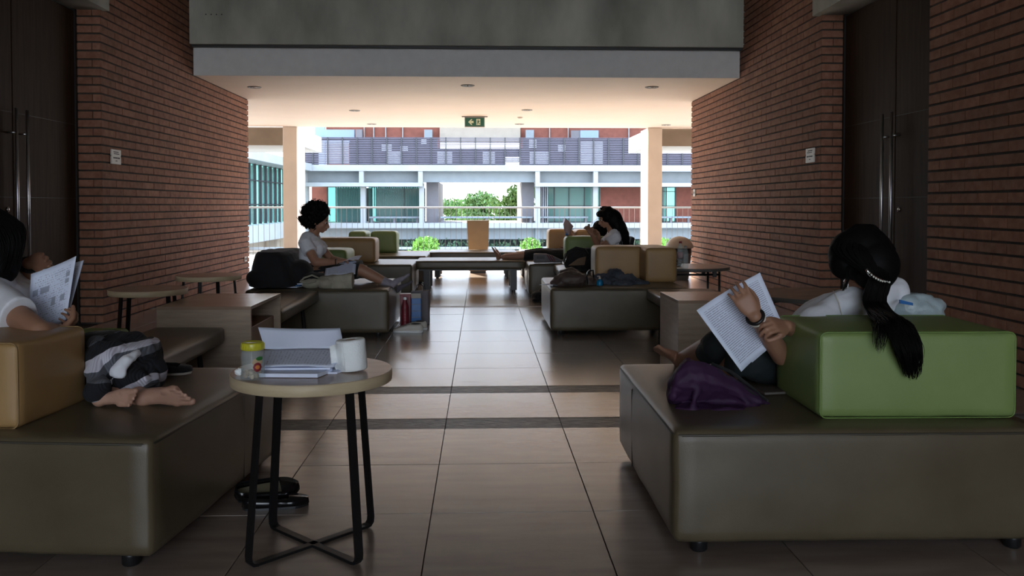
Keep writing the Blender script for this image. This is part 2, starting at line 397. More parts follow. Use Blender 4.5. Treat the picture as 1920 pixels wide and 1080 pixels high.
# ---------------------------------------------------------------- ceiling, beams, roof
ceil = struct('ceiling', bx(WL+.001, WR-.001, 11.14, 13.70, 2.78, 3.16), 'ceiling')
obj('ceiling_edge', bx(WL+.003, WR-.003, 11.12, 11.14, 2.775, 3.13, bev=.004), 'fascia', ceil)
obj('outer_ceiling', bx(-9, 9, 13.70, 18.42, 2.78, 3.2), 'ceiling', ceil)
beam = struct('trim_1', bx(WL+.002, WR+.02, 10.98, 11.38, 3.145, 3.77, bev=.006), 'concrete')
for k in range(4): obj('bolt_hole', tube(NB(), [(WL+.21+.065*k, 10.983, 3.51), (WL+.21+.065*k, 10.975, 3.51)], .008, 8), 'frame', beam)
obj('drip_groove', bx(WL+.01, WR, 11.02, 11.1, 3.12, 3.15), 'frame', beam)
struct('roof_slab', bx(-9, 9, -10, 11.5, TOP, TOP+.3), 'concrete')  # unseen roof, added and run back to hold down light from behind
struct('unseen_upper_wall', bx(WL, WR, 11.38, 11.6, 3.16, TOP), 'cream')  # unseen wall added above the beam, keeping sky light out

# side canopies beyond the columns
for s, xin in ((-1, -3.86), (1, 3.62)):
    c = struct('canopy', bx(xin, s*14, 18.45, 21.2, 2.41, 2.78), 'white')
    obj('canopy_beam', bx(xin+s*.25, s*14, 18.43, 18.5, 2.40, 2.775), 'brownbeam', c)
for xa, xb in ((-4.14, -3.85), (3.54, 3.84)):
    struct('column', bx(xa, xb, 18.3, 19.15, 0, 2.775, bev=.008), 'columnm')

# ---------------------------------------------------------------- railing
rl = thing('railing', 'steel balcony railing of thin uprights along the far floor edge', 'railing', (0, 19.95, 0))
obj('top_rail', tube(NB(), [(-9, 0, 1.085), (9, 0, 1.085)], .022, 10), 'white', rl, True)
obj('bottom_rail', bx(-9, 9, -.012, .012, .07, .09), 'steel', rl)
bme = None
for k in range(144):
    x = -8.95+.125*k
    if bme is None:
        o = obj('upright', bx(-.0045, .0045, -.0045, .0045, 0, 1.08), 'railpaint', rl); bme = o.data
    else:
        o = bpy.data.objects.new('upright', bme); COL.objects.link(o); o.parent = rl
    o.location = (x, 0, 0)

# ---------------------------------------------------------------- ceiling fittings
dl0 = None
def downlight(px, py, z=2.78):
    global dl0
    f = at(px, py, 10) - V((0, 0, EYE)); p = V((0, 0, EYE)) + f*((z-EYE)/f.z)
    if dl0 is None:
        t = thing('downlight', '', 'ceiling light'); 
        obj('trim_ring', lathe(NB(), [(.062, -.001), (.095, -.001), (.095, -.007), (.088, -.012), (.066, -.008), (.062, -.001)]), 'white', t, True)
        obj('reflector', lathe(NB(), [(.064, -.006), (.05, -.003), (.02, -.002), (.0, -.002)]), 'lens', t, True)
        obj('bulb', lathe(NB(), [(.0, -.016), (.012, -.013), (.016, -.004), (.014, 0)], 12), 'plate', t, True)
        dl0 = t; o = t
    else: o = copy_tree(dl0)
    o.location = (p.x, p.y, z); return o
for px, py, lb in ((477, 163, 'round recessed downlight nearest the left brick wall, front row'), (877, 160, 'round recessed downlight in the middle of the front row'),
        (1222, 163, 'round recessed downlight nearest the right brick wall, front row'), (665, 207, 'round recessed downlight in the second row, left of the green exit sign'),
        (988, 206, 'round recessed downlight in the second row, right of the green exit sign'), (697, 232.5, 'round recessed downlight near the far ceiling edge, left of the exit sign'),
        (974, 232.5, 'round recessed downlight near the far ceiling edge, right of the exit sign'), (1249, 234, 'round recessed downlight over the far right column')):
    downlight(px, py)['label'] = lb
for o in list(S.objects):
    if o.name.startswith('downlight'): o['group'] = 'downlights in the cream ceiling'
p = at(975, 219.5, 16.2); tag(obj('smoke_detector', lathe(NB(), [(.0, -.03), (.03, -.028), (.05, -.012), (.055, 0)], 24), 'plate', None, True, loc=(p.x, 16.2, 2.78)), 'small round ceiling detector right of the green exit sign', 'smoke detector')
p = at(462, 231, 17); t = thing('sprinkler', 'tiny sprinkler head under the ceiling beside the left brick wall', 'sprinkler', (p.x, 17, 2.78))
obj('stem', tube(NB(), [(0, 0, 0), (0, 0, -.045)], .008, 8), 'chrome', t); obj('deflector', lathe(NB(), [(0, -.05), (.02, -.05), (.02, -.045), (0, -.045)], 12), 'chrome', t)
# exit sign
es = thing('exit_sign', 'green exit sign with arrow and running figure under the ceiling', 'sign', (at(890, 228, 16.1).x, 16.1, 2.78))
obj('sign_case', bx(-.185, .185, -.03, .03, -.20, -.015, bev=.004), 'white', es)
obj('hanging_plate', bx(-.24, .24, -.03, .03, -.016, 0, bev=.003), 'white', es)
obj('green_panel', bx(-.175, .175, -.034, -.029, -.185, -.03), 'green', es)
ar = NB(); prism(ar, [(-.12, -.036, -.108), (-.065, -.036, -.055), (-.042, -.036, -.055), (-.066, -.036, -.088), (-.02, -.036, -.088), (-.02, -.036, -.128), (-.066, -.036, -.128), (-.042, -.036, -.161), (-.065, -.036, -.161)], (0, .004, 0))
obj('arrow', ar, 'signw', es)
obj('doorway_panel', bx(.03, .105, -.037, -.033, -.163, -.05), 'signw', es)
rn = NB()
def limb(a, b, wd):
    a, b = V((a[0], 0, a[1])), V((b[0], 0, b[1])); d = (b-a).normalized(); n_ = V((d.z, 0, -d.x))*wd/2; o_ = V((.068, -.040, -.106))
    prism(rn, [o_+a+n_, o_+b+n_, o_+b-n_, o_+a-n_], (0, .003, 0))
for a, b, wd in (((.004, .022), (-.006, -.012), .02), ((-.002, -.01), (-.022, -.024), .01), ((-.022, -.024), (-.018, -.048), .009), ((-.006, -.012), (.014, -.028), .010), ((.014, -.028), (.034, -.040), .009),
                 ((.002, .018), (-.022, .004), .008), ((.004, .018), (.024, .002), .008), ((.0, .040), (-.01, .030), .016)): limb(a, b, wd)
obj('running_figure', rn, 'green', es)
# wall plates
def plaque(name, side, y, z, label):
    x = WL if side < 0 else WR; s = -side
    t = thing(name, label, 'sign', (x, y, z))
    b = NB(); pts = []
    for (yy, zz) in ((-.11, .06), (.11, .06), (.11, .012), (.10, 0), (.11, -.012), (.11, -.07), (-.11, -.07), (-.11, -.012), (-.10, 0), (-.11, .012)):
        pts.append((s*.002, yy, zz*1.1))
    prism(b, pts, (s*.012, 0, 0)); obj('plate', b, 'plate', t)
    u = NB()
    for (zz, a, c, h) in ((.042, -.07, .05, .009), (.024, -.06, .07, .008), (-.016, -.075, .02, .013), (-.016, .028, .08, .013), (-.045, -.02, .02, .008)):
        k = a
        while k < c:
            wd = R.uniform(.006, .014); box(u, s*.013, s*.0155, k, min(c, k+wd), zz-h/2, zz+h/2); k += wd+.004
    tag(obj('lettering', u, 'ink', t), kind='stuff')
p1_ = at(198, 297, 8.75); plaque('wall_plaque', -1, 8.75, 1.62, 'small white lettered plaque on the left brick wall beside the door')
plaque('wall_plaque', 1, 8.68, 1.645, 'small white lettered plaque on the right brick wall beside the door')
def outlet(side, y, z, n, label, name='power_outlet', h=.075):
    x = WL if side < 0 else WR; s = -side
    t = thing(name, label, 'outlet' if 'outlet' in name else 'switch', (x, y, z))
    obj('cover', bx(s*.001, s*.014, -.06, .06, -h/2, h/2, bev=.003), 'plate', t)
    for k in range(n): obj('socket', bx(s*.013, s*.018, -.04+.05*k, -.01+.05*k, -.018, .018, bev=.002), 'ink' if 'outlet' in name else 'white', t)
outlet(-1, 13.45, .31, 2, 'white double power outlet low on the left brick wall end')
outlet(1, 13.45, 1.33, 2, 'white double switch plate high on the right brick wall end', 'light_switch', .11)
# ---------------------------------------------------------------- courtyard and the building across it
FY = 58.0
def FX(px): return at(px, 385, FY).x
def FZ(py): return at(902, py, FY).z
struct('courtyard_ground', bx(-90, 90, 21, 150, -4.3, -4.0), 'grass')
fb = thing('courtyard_building', 'long white and brick building across the courtyard with slatted terrace screen', 'building', (0, FY, 0))
def F(name, x0, x1, y0, y1, dy0, dy1, m, parent=None, bev=0):
    """box seen at pixel extents on the building front, dy0..dy1 metres behind the front plane"""
    X0, X1, Z1, Z0 = FX(x0), FX(x1), FZ(y0), FZ(y1)
    b = box(NB(), X0, X1, dy0, dy1, Z0, Z1, bev=bev)
    return obj(name, b, m, parent or fb)
XL, XR = 572, 1640
F('floor_slab', XL, XR, 418, 427.5, -.3, 9, 'white')
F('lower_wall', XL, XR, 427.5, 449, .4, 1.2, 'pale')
F('undercroft_wall', XL, XR, 449, 530, 6, 6.4, 'interior')  # dark colour stands in for the shade under the building
F('terrace_slab', XL, 795, 310, 321.5, -.5, 9, 'white'); F('terrace_slab', 1003, XR, 310, 321.5, -.5, 9, 'white'); F('terrace_slab', 795, 1003, 310, 321.5, -.5, 4, 'white')
F('edge_beam', XL, 785, 321.5, 343, .35, 1, 'pale'); F('edge_beam', 785, 1012, 321.5, 341.5, .1, 1, 'pale'); F('edge_beam', 1012, XR, 321.5, 343, .35, 1, 'pale')
F('sun_ledge', XL, 793, 343, 350, -.55, 1.4, 'white'); F('sun_ledge', 1003, XR, 343, 350, -.55, 1.4, 'white')
for x in (675, 785, 1003, 1111, 1219, 567, 1327, 459):
    F('ledge_bracket', x, x+8.5, 321.5, 345, -.45, .5, 'white')
for x in (676, 786, 1004, 1112, 1220, 568, 1328, 460):
    F('column', x, x+9, 349, 418, -.05, .6, 'white')
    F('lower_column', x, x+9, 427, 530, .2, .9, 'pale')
# first floor front, 2 m back
D = 2.2
F('brick_wall', XL, 603, 349, 418, D, D+.3, 'brick_far'); F('brick_wall', 1134, 1238, 349, 418, D, D+.3, 'brick_far'); F('brick_wall', 1280, XR, 349, 418, D, D+.3, 'brick_far')
F('passage_wall', 797, 820, 340, 418, D-1, 9, 'lilac'); F('passage_wall', 980, 1004, 340, 418, D-1, 9, 'lilac')
def window(x0, x1, y0, y1, g_, mulls, trans, blinds=()):
    wd = F('window', x0, x1, y0, y0+1.2, D-.1, D+.1, 'dark')
    F('window_sill', x0, x1, y1-1.2, y1, D-.1, D+.1, 'dark', wd)
    F('glass_pane', x0, x1, y0+1, y1-1, D, D+.03, g_, wd)
    for mx in mulls: F('mullion', mx-.7, mx+.7, y0, y1, D-.1, D+.1, 'dark', wd)
    for ty in trans: F('transom', x0, x1, ty-.6, ty+.6, D-.1, D+.1, 'dark', wd)
    for (a, b, c, d) in blinds: F('blind', a, b, c, d, D+.35, D+.4, 'curtain', wd)
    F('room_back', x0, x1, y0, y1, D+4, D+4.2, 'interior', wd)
window(603, 675, 349, 418, 'tealdark', (603.5, 620, 671), (390,), [(621+5*k, 624+5*k, 350, 417) for k in range(10)])
window(683, 786, 349, 418, 'tealdark', (690, 753, 783), (388,), [(692+4.2*k, 694+4.2*k+R.uniform(0, 1), 350, 388) for k in range(21)])
window(1028, 1134, 349, 418, 'teal', (1030, 1044.5, 1073, 1103, 1132), (386,), [(1030, 1132, 350, 418)])
window(1238, 1281, 349, 418, 'teal', (1240, 1254, 1262, 1280), (358, 386), [(1240, 1262, 350, 418)])
for k in range(5): F('louvre_fin', 1014+3.4*k, 1015.3+3.4*k, 350, 418, D-1.2, D-.3, 'slatw')
F('louvre_back', 1012, 1030, 349, 418, D, D+.2, 'lilac')
for (a, b) in ((690, 784), (825, 1000), (1014, 1105), (1225, 1300)):
    F('bench_seat', a, b, 406, 409.5, .6, 1.1, 'pale')
    for c in (a+4, (a+b)/2, b-4): F('bench_leg', c-2, c+2, 409.5, 418, .7, 1.0, 'lilac')
for (a, b) in ((790, 806), (990, 1006)): F('round_column', a, b, 236, 262, 3, 3.5, 'pale')
# terrace: brick walls, glazing, soffit
F('terrace_wall', XL, 592, 150, 310, 3.6, 3.9, 'blueglass'); F('terrace_glazing', 592, 652, 236, 262, 3.2, 3.3, 'blueglass')
F('terrace_brick_wall', 592, 820, 150, 310, 4, 4.3, 'brick_far'); F('terrace_brick_wall', 980, XR, 150, 310, 4, 4.3, 'brick_far')
F('roof_soffit', 820, 980, 150, 258, 3.5, 5, 'cream'); 
for x in (668, 687, 711, 745, 1038, 1075, 1196): F('wall_strip', x, x+1.6, 220, 262, 3.8, 4, 'white')
F('glazed_bay', 655, 668, 236, 262, 3, 3.4, 'lilac'); F('glazed_bay', 1080, 1098, 236, 262, 3.3, 3.4, 'lilac'); F('glazed_bay', 1098, 1134, 236, 251, 3.2, 3.3, 'blueglass')
F('roof_slab', XL, XR, 100, 190, 2, 14, 'white')
# slatted screen: posts, slats, dark backing for boards and unlit interior
sc = obj('terrace_screen', box(NB(), FX(XL), FX(XR), -.14, -.06, FZ(258.8), FZ(258)), 'slat', fb)
xp = []
x = 588.0
while x > XL: x -= 27.6
while x < XR: xp.append(x); x += 27.6
pm = None
for x in xp:
    if pm is None: o = obj('screen_post', box(NB(), -.035, .035, -.16, -.10, FZ(311), FZ(258)), 'dark', sc); pm = o.data
    else: o = bpy.data.objects.new('screen_post', pm); COL.objects.link(o); o.parent = sc
    o.location = (FX(x), 0, 0)
bm = NB(); y = 260.0
while y < 309.5:
    box(bm, FX(XL), FX(XR), -.09, -.06, FZ(y+1.75), FZ(y)); y += 3.3
tag(obj('screen_slats', bm, 'slat', sc), kind='stuff')
light = [(598, 610, 265, 310), (612, 655, 265, 309), (716, 735, 270, 283), (751, 765, 272, 284), (726, 752, 285, 309), (790, 800, 262, 272), (820, 848, 284, 309), (905, 928, 284, 309),
         (993, 1030, 284, 309), (992, 1006, 262, 278), (1046, 1060, 269, 285), (1088, 1130, 264, 309), (948, 976, 295, 305)]
bm = NB()
ys = [262+3.3*k for k in range(15)]
for (a, b, c, d) in light:
    for yy in ys:
        if c <= yy <= d-1: box(bm, FX(a), FX(b), -.03, -.01, FZ(yy+1.5), FZ(yy))
tag(obj('pale_strips', bm, 'slatw', sc), kind='stuff')  # pale pieces in the slat gaps paint the brightness behind the screen
MAT['slatback'] = mat('dark_screen_backing', (.045, .040, .055), .7, var=.08)  # dark colour paints the unlit interior behind the slats, partly solid boards
def backing(a, b, c, d): F('dark_backing', a, b, c, d, .0, .05, 'slatback', sc)
for a, b in ((XL, 598), (656, 820), (980, XR)): backing(a, b, 259, 309.5)
for a, b in ((848, 905), (928, 947), (820, 848), (905, 928), (977, 980)): backing(a, b, 278.5, 309.5)
backing(947, 977, 278.5, 294)
for a, b in ((598, 656),): backing(a, b, 259, 264.5)
# ---------------- glazed wing on the left, running away from us
wg = thing('glazed_wing', 'glass fronted wing with white roof edge on the left of the courtyard', 'building', (-12, 0, 0))
def G(name, y0, y1, z0, z1, m, x0=0., x1=.3, parent=None): return obj(name, bx(x0-.3, x1-.3, y0, y1, z0, z1), m, parent or wg)
G('roof_edge', 22, 57.4, 3.38, 3.85, 'white', -.3, 1.2); G('floor_edge', 22, 57.4, -.75, .12, 'white', -.3, .9)
G('lower_wall', 22, 57.4, -1.9, -.75, 'cream', -.8, -.4); G('brick_base', 22, 57.4, -4, -1.9, 'brick_far', -1.0, -.6)
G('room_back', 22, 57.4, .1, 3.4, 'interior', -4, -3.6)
k = 0; y = 23.0; gp = None; mm = None
while y < 57:
    if gp is None:
        gp = G('glass_pane', 0, 1.06, .12, 3.38, 'teal' , -.02, .02); mm = G('mullion', 0, .10, .12, 3.38, 'dark', -.05, .14)
        cu = G('curtain', 0, .45, .15, 3.36, 'curtain', -.5, -.44)
        gp.location = mm.location = cu.location = (0, y, 0)
    else:
        for src in (gp, mm) + ((cu,) if k % 5 != 3 else ()):
            o = bpy.data.objects.new(src.name.split('.')[0], src.data); COL.objects.link(o); o.parent = wg; o.location = (0, y, 0)
    y += 1.16; k += 1
for z in (1.15, 2.45): G('transom', 22, 57.4, z, z+.06, 'dark', -.04, .12)
for y in (30, 37, 44, 51): obj('lower_pier', bx(-.4, .1, y, y+.5, -4, -.75), 'cream', wg)
# ---------------- trees, hedges
def leaves(bm, c, r, n, s, rnd):
    for _ in range(n):
        d = V((rnd.gauss(0, 1), rnd.gauss(0, 1), rnd.gauss(0, 1))).normalized()*(rnd.random()**.4)
        p = V((c[0]+d.x*r[0], c[1]+d.y*r[1], c[2]+d.z*r[2]))
        e = Euler((rnd.uniform(0, 6), rnd.uniform(0, 6), rnd.uniform(0, 6))).to_matrix(); k = s*rnd.uniform(.6, 1.3)
        q = [bm.verts.new(p+e@V(t)*k) for t in ((-1, 0, 0), (0, -.45, .1), (1, 0, 0), (0, .45, .1))]
        bm.faces.new(q)
def tree(name, label, x, y, z0, z1, w_, n, s, m, group=None, clumps=9, low=.35, cat='tree'):
    rnd = random.Random(int(x*100)+int(y*7)); t = thing(name, label, cat, (x, y, z0), 0, group); H = z1-z0
    bm = NB(); tube(bm, [(0, 0, 0), (.05*w_, 0, H*.35), (0, .03*w_, H*.7)], [H*.025+.03, H*.018+.02, .015], 8)
    for k in range(5):
        a = k*1.3; tube(bm, [(0, 0, H*(.3+.07*k)), (math.cos(a)*w_*.3, math.sin(a)*w_*.3, H*(.5+.08*k))], [H*.008+.012, .008], 6)
    obj('trunk', bm, 'bark', t, True)
    bm = NB()
    for k in range(clumps):
        a = rnd.uniform(0, 6.28); q = rnd.uniform(0, .62)*w_; h = H*(low+(.97-low)*rnd.random()); sh = 1-.5*((h/H-low)/(1-low))
        rr = w_*rnd.uniform(.28, .42)
        leaves(bm, (math.cos(a)*q*sh, math.sin(a)*q*sh, min(h, H-rr*.5)), (rr, rr, rr*.7), n//clumps, s, rnd)
    f = obj('foliage', bm, m, t); f['kind'] = 'stuff'; return t
tree('leafy_tree', 'low green tree seen far through the gap, left side', at(850, 0, 98).x, 98, -4, at(0, 377, 98).z, 4.2, 3500, .22, 'leafd', 'trees beyond the building gap', 14)
tree('leafy_tree', 'broad green tree far through the gap, in its middle', at(905, 0, 87).x, 87, -4, at(0, 362, 87).z, 4.6, 4500, .22, 'leafd', 'trees beyond the building gap', 16)
tree('leafy_tree', 'tallest green tree far through the gap, at its right side', at(970, 0, 76).x, 76, -4, at(0, 343, 76).z, 3.4, 4500, .2, 'leafd', 'trees beyond the building gap', 16)
for (px, Y, top, w_, lb) in ((800, 27, 446, 1.15, 'light green bushy treetop just beyond the railing, left of the wooden stand'),
                    (990, 26, 436, .85, 'slender light green treetop beyond the railing, right of the wooden stand'),
                    (1040, 28, 444, .8, 'light green treetop beyond the railing behind the right sofas'),
                    (1262, 27, 440, .85, 'light green treetop beyond the railing near the right brick wall')):
    tree('young_tree', lb, at(px, 0, Y).x, Y, -4, at(0, top, Y).z, w_, 5200, .06, 'leafg', 'young trees in the courtyard', 9, .62)
hd = NB(); rnd = random.Random(5)
for k in range(32): leaves(hd, (FX(600+k*24), 52+rnd.uniform(-.5, .5), -1.6), (.9, .7, .75), 130, .12, rnd)
hg = obj('hedge', hd, 'leafk'); tag(hg, 'dark hedge along the foot of the building across the courtyard', 'hedge', kind='stuff')
struct('courtyard_wall', bx(-30, 30, 44, 44.2, -1.1, -.98), 'white')
# ---------------------------------------------------------------- upholstered seats
def sofa(label, x0, x1, y0, y1, rz=0, top=.41, seams=(), group='olive brown block sofas', pivot=None):
    cx, cy = (x0+x1)/2, (y0+y1)/2; sx, sy = x1-x0, y1-y0
    t = thing('block_sofa', label, 'sofa', (cx, cy, 0), rz, group)
    if pivot:   # keep the given corner in place while turning
        pv = V((pivot[0], pivot[1], 0)); d = V((cx, cy, 0))-pv; d.rotate(Euler((0, 0, rz))); t.location = pv+d
    obj('body', rbox(sx, sy, top-.035, .028, .012, 14, .003, .035, cx), 'leather', t, True)
    hx, hy = sx/2-.004, sy/2-.004; r = .03; pts = []
    for (a, b, s0) in ((hx-r, hy-r, 0), (-hx+r, hy-r, 90), (-hx+r, -hy+r, 180), (hx-r, -hy+r, 270)):
        for k in range(4): an = rad(s0+k*30); pts.append((a+r*math.cos(an), b+r*math.sin(an), top-.018))
    obj('piping', tube(NB(), pts, .0045, 6, True), 'seam', t, True)
    for (ax, v) in seams:      # flat-felled seam across the top and down the sides
        if ax == 'y': q = [(-hx-.006, v, .05), (-hx-.008, v, top-.04), (-hx+.012, v, top-.004), (0, v, top+.013), (hx-.012, v, top-.004), (hx+.008, v, top-.04), (hx+.006, v, .05)]
        else: q = [(v, -hy-.006, .05), (v, -hy-.008, top-.04), (v, -hy+.012, top-.004), (v, 0, top+.013), (v, hy-.012, top-.004), (v, hy+.008, top-.04), (v, hy+.006, .05)]
        obj('seam', tube(NB(), q, .0028, 5), 'seam', t, True)
    for a in (-1, 1):
        for b in (-1, 1):
            obj('foot', lathe(NB(), [(.024, 0), (.028, .005), (.028, .03), (.032, .045)], 16, a*(hx-.09), b*(hy-.045)), 'rubber', t, True)
    return t
def cushion(name, label, x0, x1, y0, y1, z0, z1, m, rz=0, r=.022, group='backrest blocks on the sofas', cat='backrest cushion', pivot=None):
    cx, cy = (x0+x1)/2, (y0+y1)/2
    t = thing(name, label, cat, (cx, cy, z0), rz, group)
    if pivot:
        pv = V((pivot[0], pivot[1], z0)); d = V((cx, cy, z0))-pv; d.rotate(Euler((0, 0, rz))); t.location = pv+d
    sx, sy = x1-x0, y1-y0
    obj('upholstery', rbox(sx, sy, z1-z0, r, .008, 12, .002, 0, cx*3), m, t, True)
    hx, hy = sx/2-r*.25, sy/2-r*.25
    sm = {'leather2': 'seam2', 'leather3': 'seam3'}[m]
    for s in (-1, 1):
        zz = (z1-z0); q = []
        for (a, b, s0) in ((hx-r, zz-r, 0), (-hx+r, zz-r, 90), (-hx+r, r, 180), (hx-r, r, 270)):
            for k in range(4): an = rad(s0+k*30); q.append((a+r*math.cos(an), s*(hy-.001), b+r*math.sin(an)))
        obj('piping', tube(NB(), q, .0026, 5, True), sm, t, True)
    return t
def bench(label, x0, x1, y0, y1, top=.41, th=.10, legw=.03, legs='bar', group='low upholstered benches', rz=0):
    cx, cy = (x0+x1)/2, (y0+y1)/2; sx, sy = x1-x0, y1-y0
    t = thing('low_bench', label, 'bench', (cx, cy, 0), rz, group)
    obj('seat_pad', rbox(sx, sy, th, .024, .008, 10, .002, top-th, cy), 'leather', t, True)
    obj('seat_frame', bx(-sx/2+.05, sx/2-.05, -sy/2+.05, sy/2-.05, top-th-.02, top-th+.004), 'black', t)
    for a in (-1, 1):
        for b in (-1, 1):
            x, y = a*(sx/2-.10 if legs != 'block' else sx/2-.15), b*(sy/2-.09)
            if legs == 'block':
                l = obj('leg', bx(x-.042, x+.042, y-.03, y+.03, .02, top-th, bev=.004), 'dark', t)
                obj('glide', cyl(NB(), x, y, 0, .022, .025, 12), 'rubber', l)
            else:
                l = obj('leg', tube(NB(), [(x, y, 0), (x-a*.02, y-b*.03, top-th)], .016, 8), 'black', t)
    return t
# nearest pair
sofa('nearest olive brown block sofa on the left, under the orange tan backrest', -2.25, -1.02, 2.70, 3.90, rad(-5.6), seams=(('y', .16),), pivot=(-1.02, 2.70))
sofa('nearest olive brown block sofa on the right, carrying the green backrest', .622, 1.86, 2.76, 3.955, rad(-.5), .408, seams=(('y', .2),), pivot=(.622, 2.76))
cushion('backrest_block', 'orange tan backrest block at the left picture edge, on the nearest left sofa', -2.2, -1.49, 2.83, 3.23, .412, .69, 'leather2', rad(-5.6), pivot=(-1.49, 2.83))
cushion('backrest_block', 'large bright green backrest block on the nearest right sofa', 1.14, 1.82, 2.875, 3.33, .414, .705, 'leather3', rad(-1), pivot=(1.14, 2.875))
# left side, second row
bench('low olive brown bench between the nearest left sofa and the left open cabinet', -1.95, -1.53, 4.04, 5.22, .41)
cushion('seat_block', 'olive green low block behind the knees of the left reader', -2.62, -1.98, 4.08, 4.95, 0, .44, 'leather3', 0, .025, cat='seat block')
sofa('olive brown block sofa the curly haired woman sits on', -2.02, -.795, 7.46, 8.66, 0, .41)
bench('low olive brown bench behind the left open cabinet', -1.90, -1.385, 6.06, 7.43, .41)
bbk = cushion('backrest_block', 'backrest block under the black jacket behind the curly haired woman', -2.0, -1.78, 7.68, 8.4, .412, .63, 'leather2', 0, .03)
# third and fourth rows left
sofa('third olive brown block sofa on the left, with a long brown tan backrest', -2.04, -.845, 10.62, 11.75, 0, .41)
cushion('backrest_block', 'long brown tan backrest block right behind the curly haired woman', at(560, 0, 10.85).x, at(702, 0, 10.85).x, 10.85, 11.3, .412, .725, 'leather2', 0, .05)
cushion('backrest_block', 'light green rounded block between the curly woman and the brown tan backrest', at(590, 0, 9.9).x, at(655, 0, 9.9).x, 9.62, 10.25, .412, .64, 'leather3', 0, .05)
bench('low bench carrying the light green rounded block, behind the curly haired woman', -2.0, -1.38, 8.72, 10.58, .41)
sofa('farthest olive brown block sofa on the left, with dark green backrests', -2.05, -.785, 12.42, 13.65, 0, .41)
cushion('backrest_block', 'large dark green backrest block on the farthest left sofa', at(693, 0, 13.1).x, at(743, 0, 13.1).x, 13.05, 13.45, .412, .745, 'leather3', 0, .05)
cushion('backrest_block', 'small dark green backrest block beside the large one on the farthest left sofa', at(657, 0, 13.3).x, at(690, 0, 13.3).x, 12.95, 13.55, .412, .745, 'leather3', 0, .05)
# centre benches
bench('grey brown bench in the middle of the walkway, on dark square legs', -.865, .577, 11.3, 12.1, .41, .11, legs='block')
bench('grey brown bench behind the middle bench, in front of the wooden stand', -.83, .56, 13.4, 14.2, .41, .11, legs='block')
st = thing('tapered_stand', 'tan tapered wooden stand, wider at the top, before the far railing', 'stand', (at(896, 0, 14.7).x, 14.7, 0))
b = NB(); pts = lambda w_, d_, z: [(-w_, -d_, z), (w_, -d_, z), (w_, d_, z), (-w_, d_, z)]
lo = [b.verts.new(p) for p in pts(.15, .16, .03)]; hi = [b.verts.new(p) for p in pts(.185, .18, .87)]
b.faces.new(lo[::-1]); b.faces.new(hi)
for i in range(4): b.faces.new((lo[i], lo[(i+1) % 4], hi[(i+1) % 4], hi[i]))
bmesh.ops.bevel(b, geom=b.edges[:], offset=.006, segments=2, affect='EDGES')
obj('body', b, mat('stand_laminate', (.50, .33, .17), .45, var=.08, vs_=5), st); obj('top_panel', bx(-.187, .187, -.182, .182, .866, .882, bev=.003), 'edge', st)
obj('plinth', bx(-.13, .13, -.14, .14, 0, .035), 'black', st)
# right side
sofa('olive brown block sofa in the middle right with bags and two tan backrests', .605, 1.82, 7.52, 8.72, 0, .41)
cushion('backrest_block', 'tan backrest block behind the crumpled blue grey clothes, turned across the sofa', 1.10, 1.56, 8.30, 8.68, .412, .735, 'leather2', 0, .035)
cushion('backrest_block', 'tan backrest block at the right end of the middle right sofa', 1.53, 1.83, 8.02, 8.70, .412, .735, 'leather2', 0, .035)
bench('low olive brown bench behind the right open cabinet', 1.44, 2.02, 6.07, 7.49, .41)
sofa('olive brown block sofa on the right under the black backpack, third from the front', .585, 1.80, 10.62, 11.8, 0, .41)
cushion('backrest_block', 'olive green backrest block behind the black backpack', at(1061, 0, 11.0).x, 1.62, 11.02, 11.32, .412, .735, 'leather3', 0, .05)
sofa('farthest olive brown block sofa on the right, before the railing', .62, 1.95, 13.1, 14.3, 0, .41)
cushion('backrest_block', 'brown tan backrest block farthest right, left one of two', at(1029, 0, 13.6).x, at(1077, 0, 13.6).x, 13.6, 14.1, .412, .755, 'leather2', 0, .05)
cushion('backrest_block', 'brown tan backrest block farthest right, beside the paper leaflet', at(1079, 0, 13.7).x, at(1118, 0, 13.7).x, 13.55, 14.15, .412, .75, 'leather2', 0, .05)
# ---------------------------------------------------------------- cabinets
def cabinet(label, x0, x1, y0, y1, h, open_side, z=0):
    t = thing('open_cabinet', label, 'cabinet', ((x0+x1)/2, (y0+y1)/2, 0), 0, 'pale wood open cabinets'); hx, hy = (x1-x0)/2, (y1-y0)/2; e = .02
    obj('top_panel', bx(-hx, hx, -hy, hy, h-e, h, bev=.001), 'woodtop', t)
    obj('bottom_panel', bx(-hx, hx, -hy, hy, .01, .03), 'wood', t)
    obj('side_panel', bx(-hx, hx, -hy, -hy+e, 0, h-e, bev=.001), 'wood', t); obj('side_panel', bx(-hx, hx, hy-e, hy, 0, h-e, bev=.001), 'wood', t)
    s = open_side; obj('back_panel', bx(-s*hx, -s*(hx-e), -hy+e, hy-e, 0, h-e), 'wood', t)
    obj('inner_box', bx(-s*(hx-.03), s*(hx-.04), -hy+e+.02, hy-e-.02, .03, h*.72, bev=.004), 'orange', t)
    return t
cabinet('pale wood cabinet on the left, open towards the walkway', -1.945, -1.385, 5.25, 6.03, .527, 1)
cabinet('pale wood cabinet on the right, behind the reader with the ponytail', 1.258, 1.76, 5.48, 6.04, .527, 1)
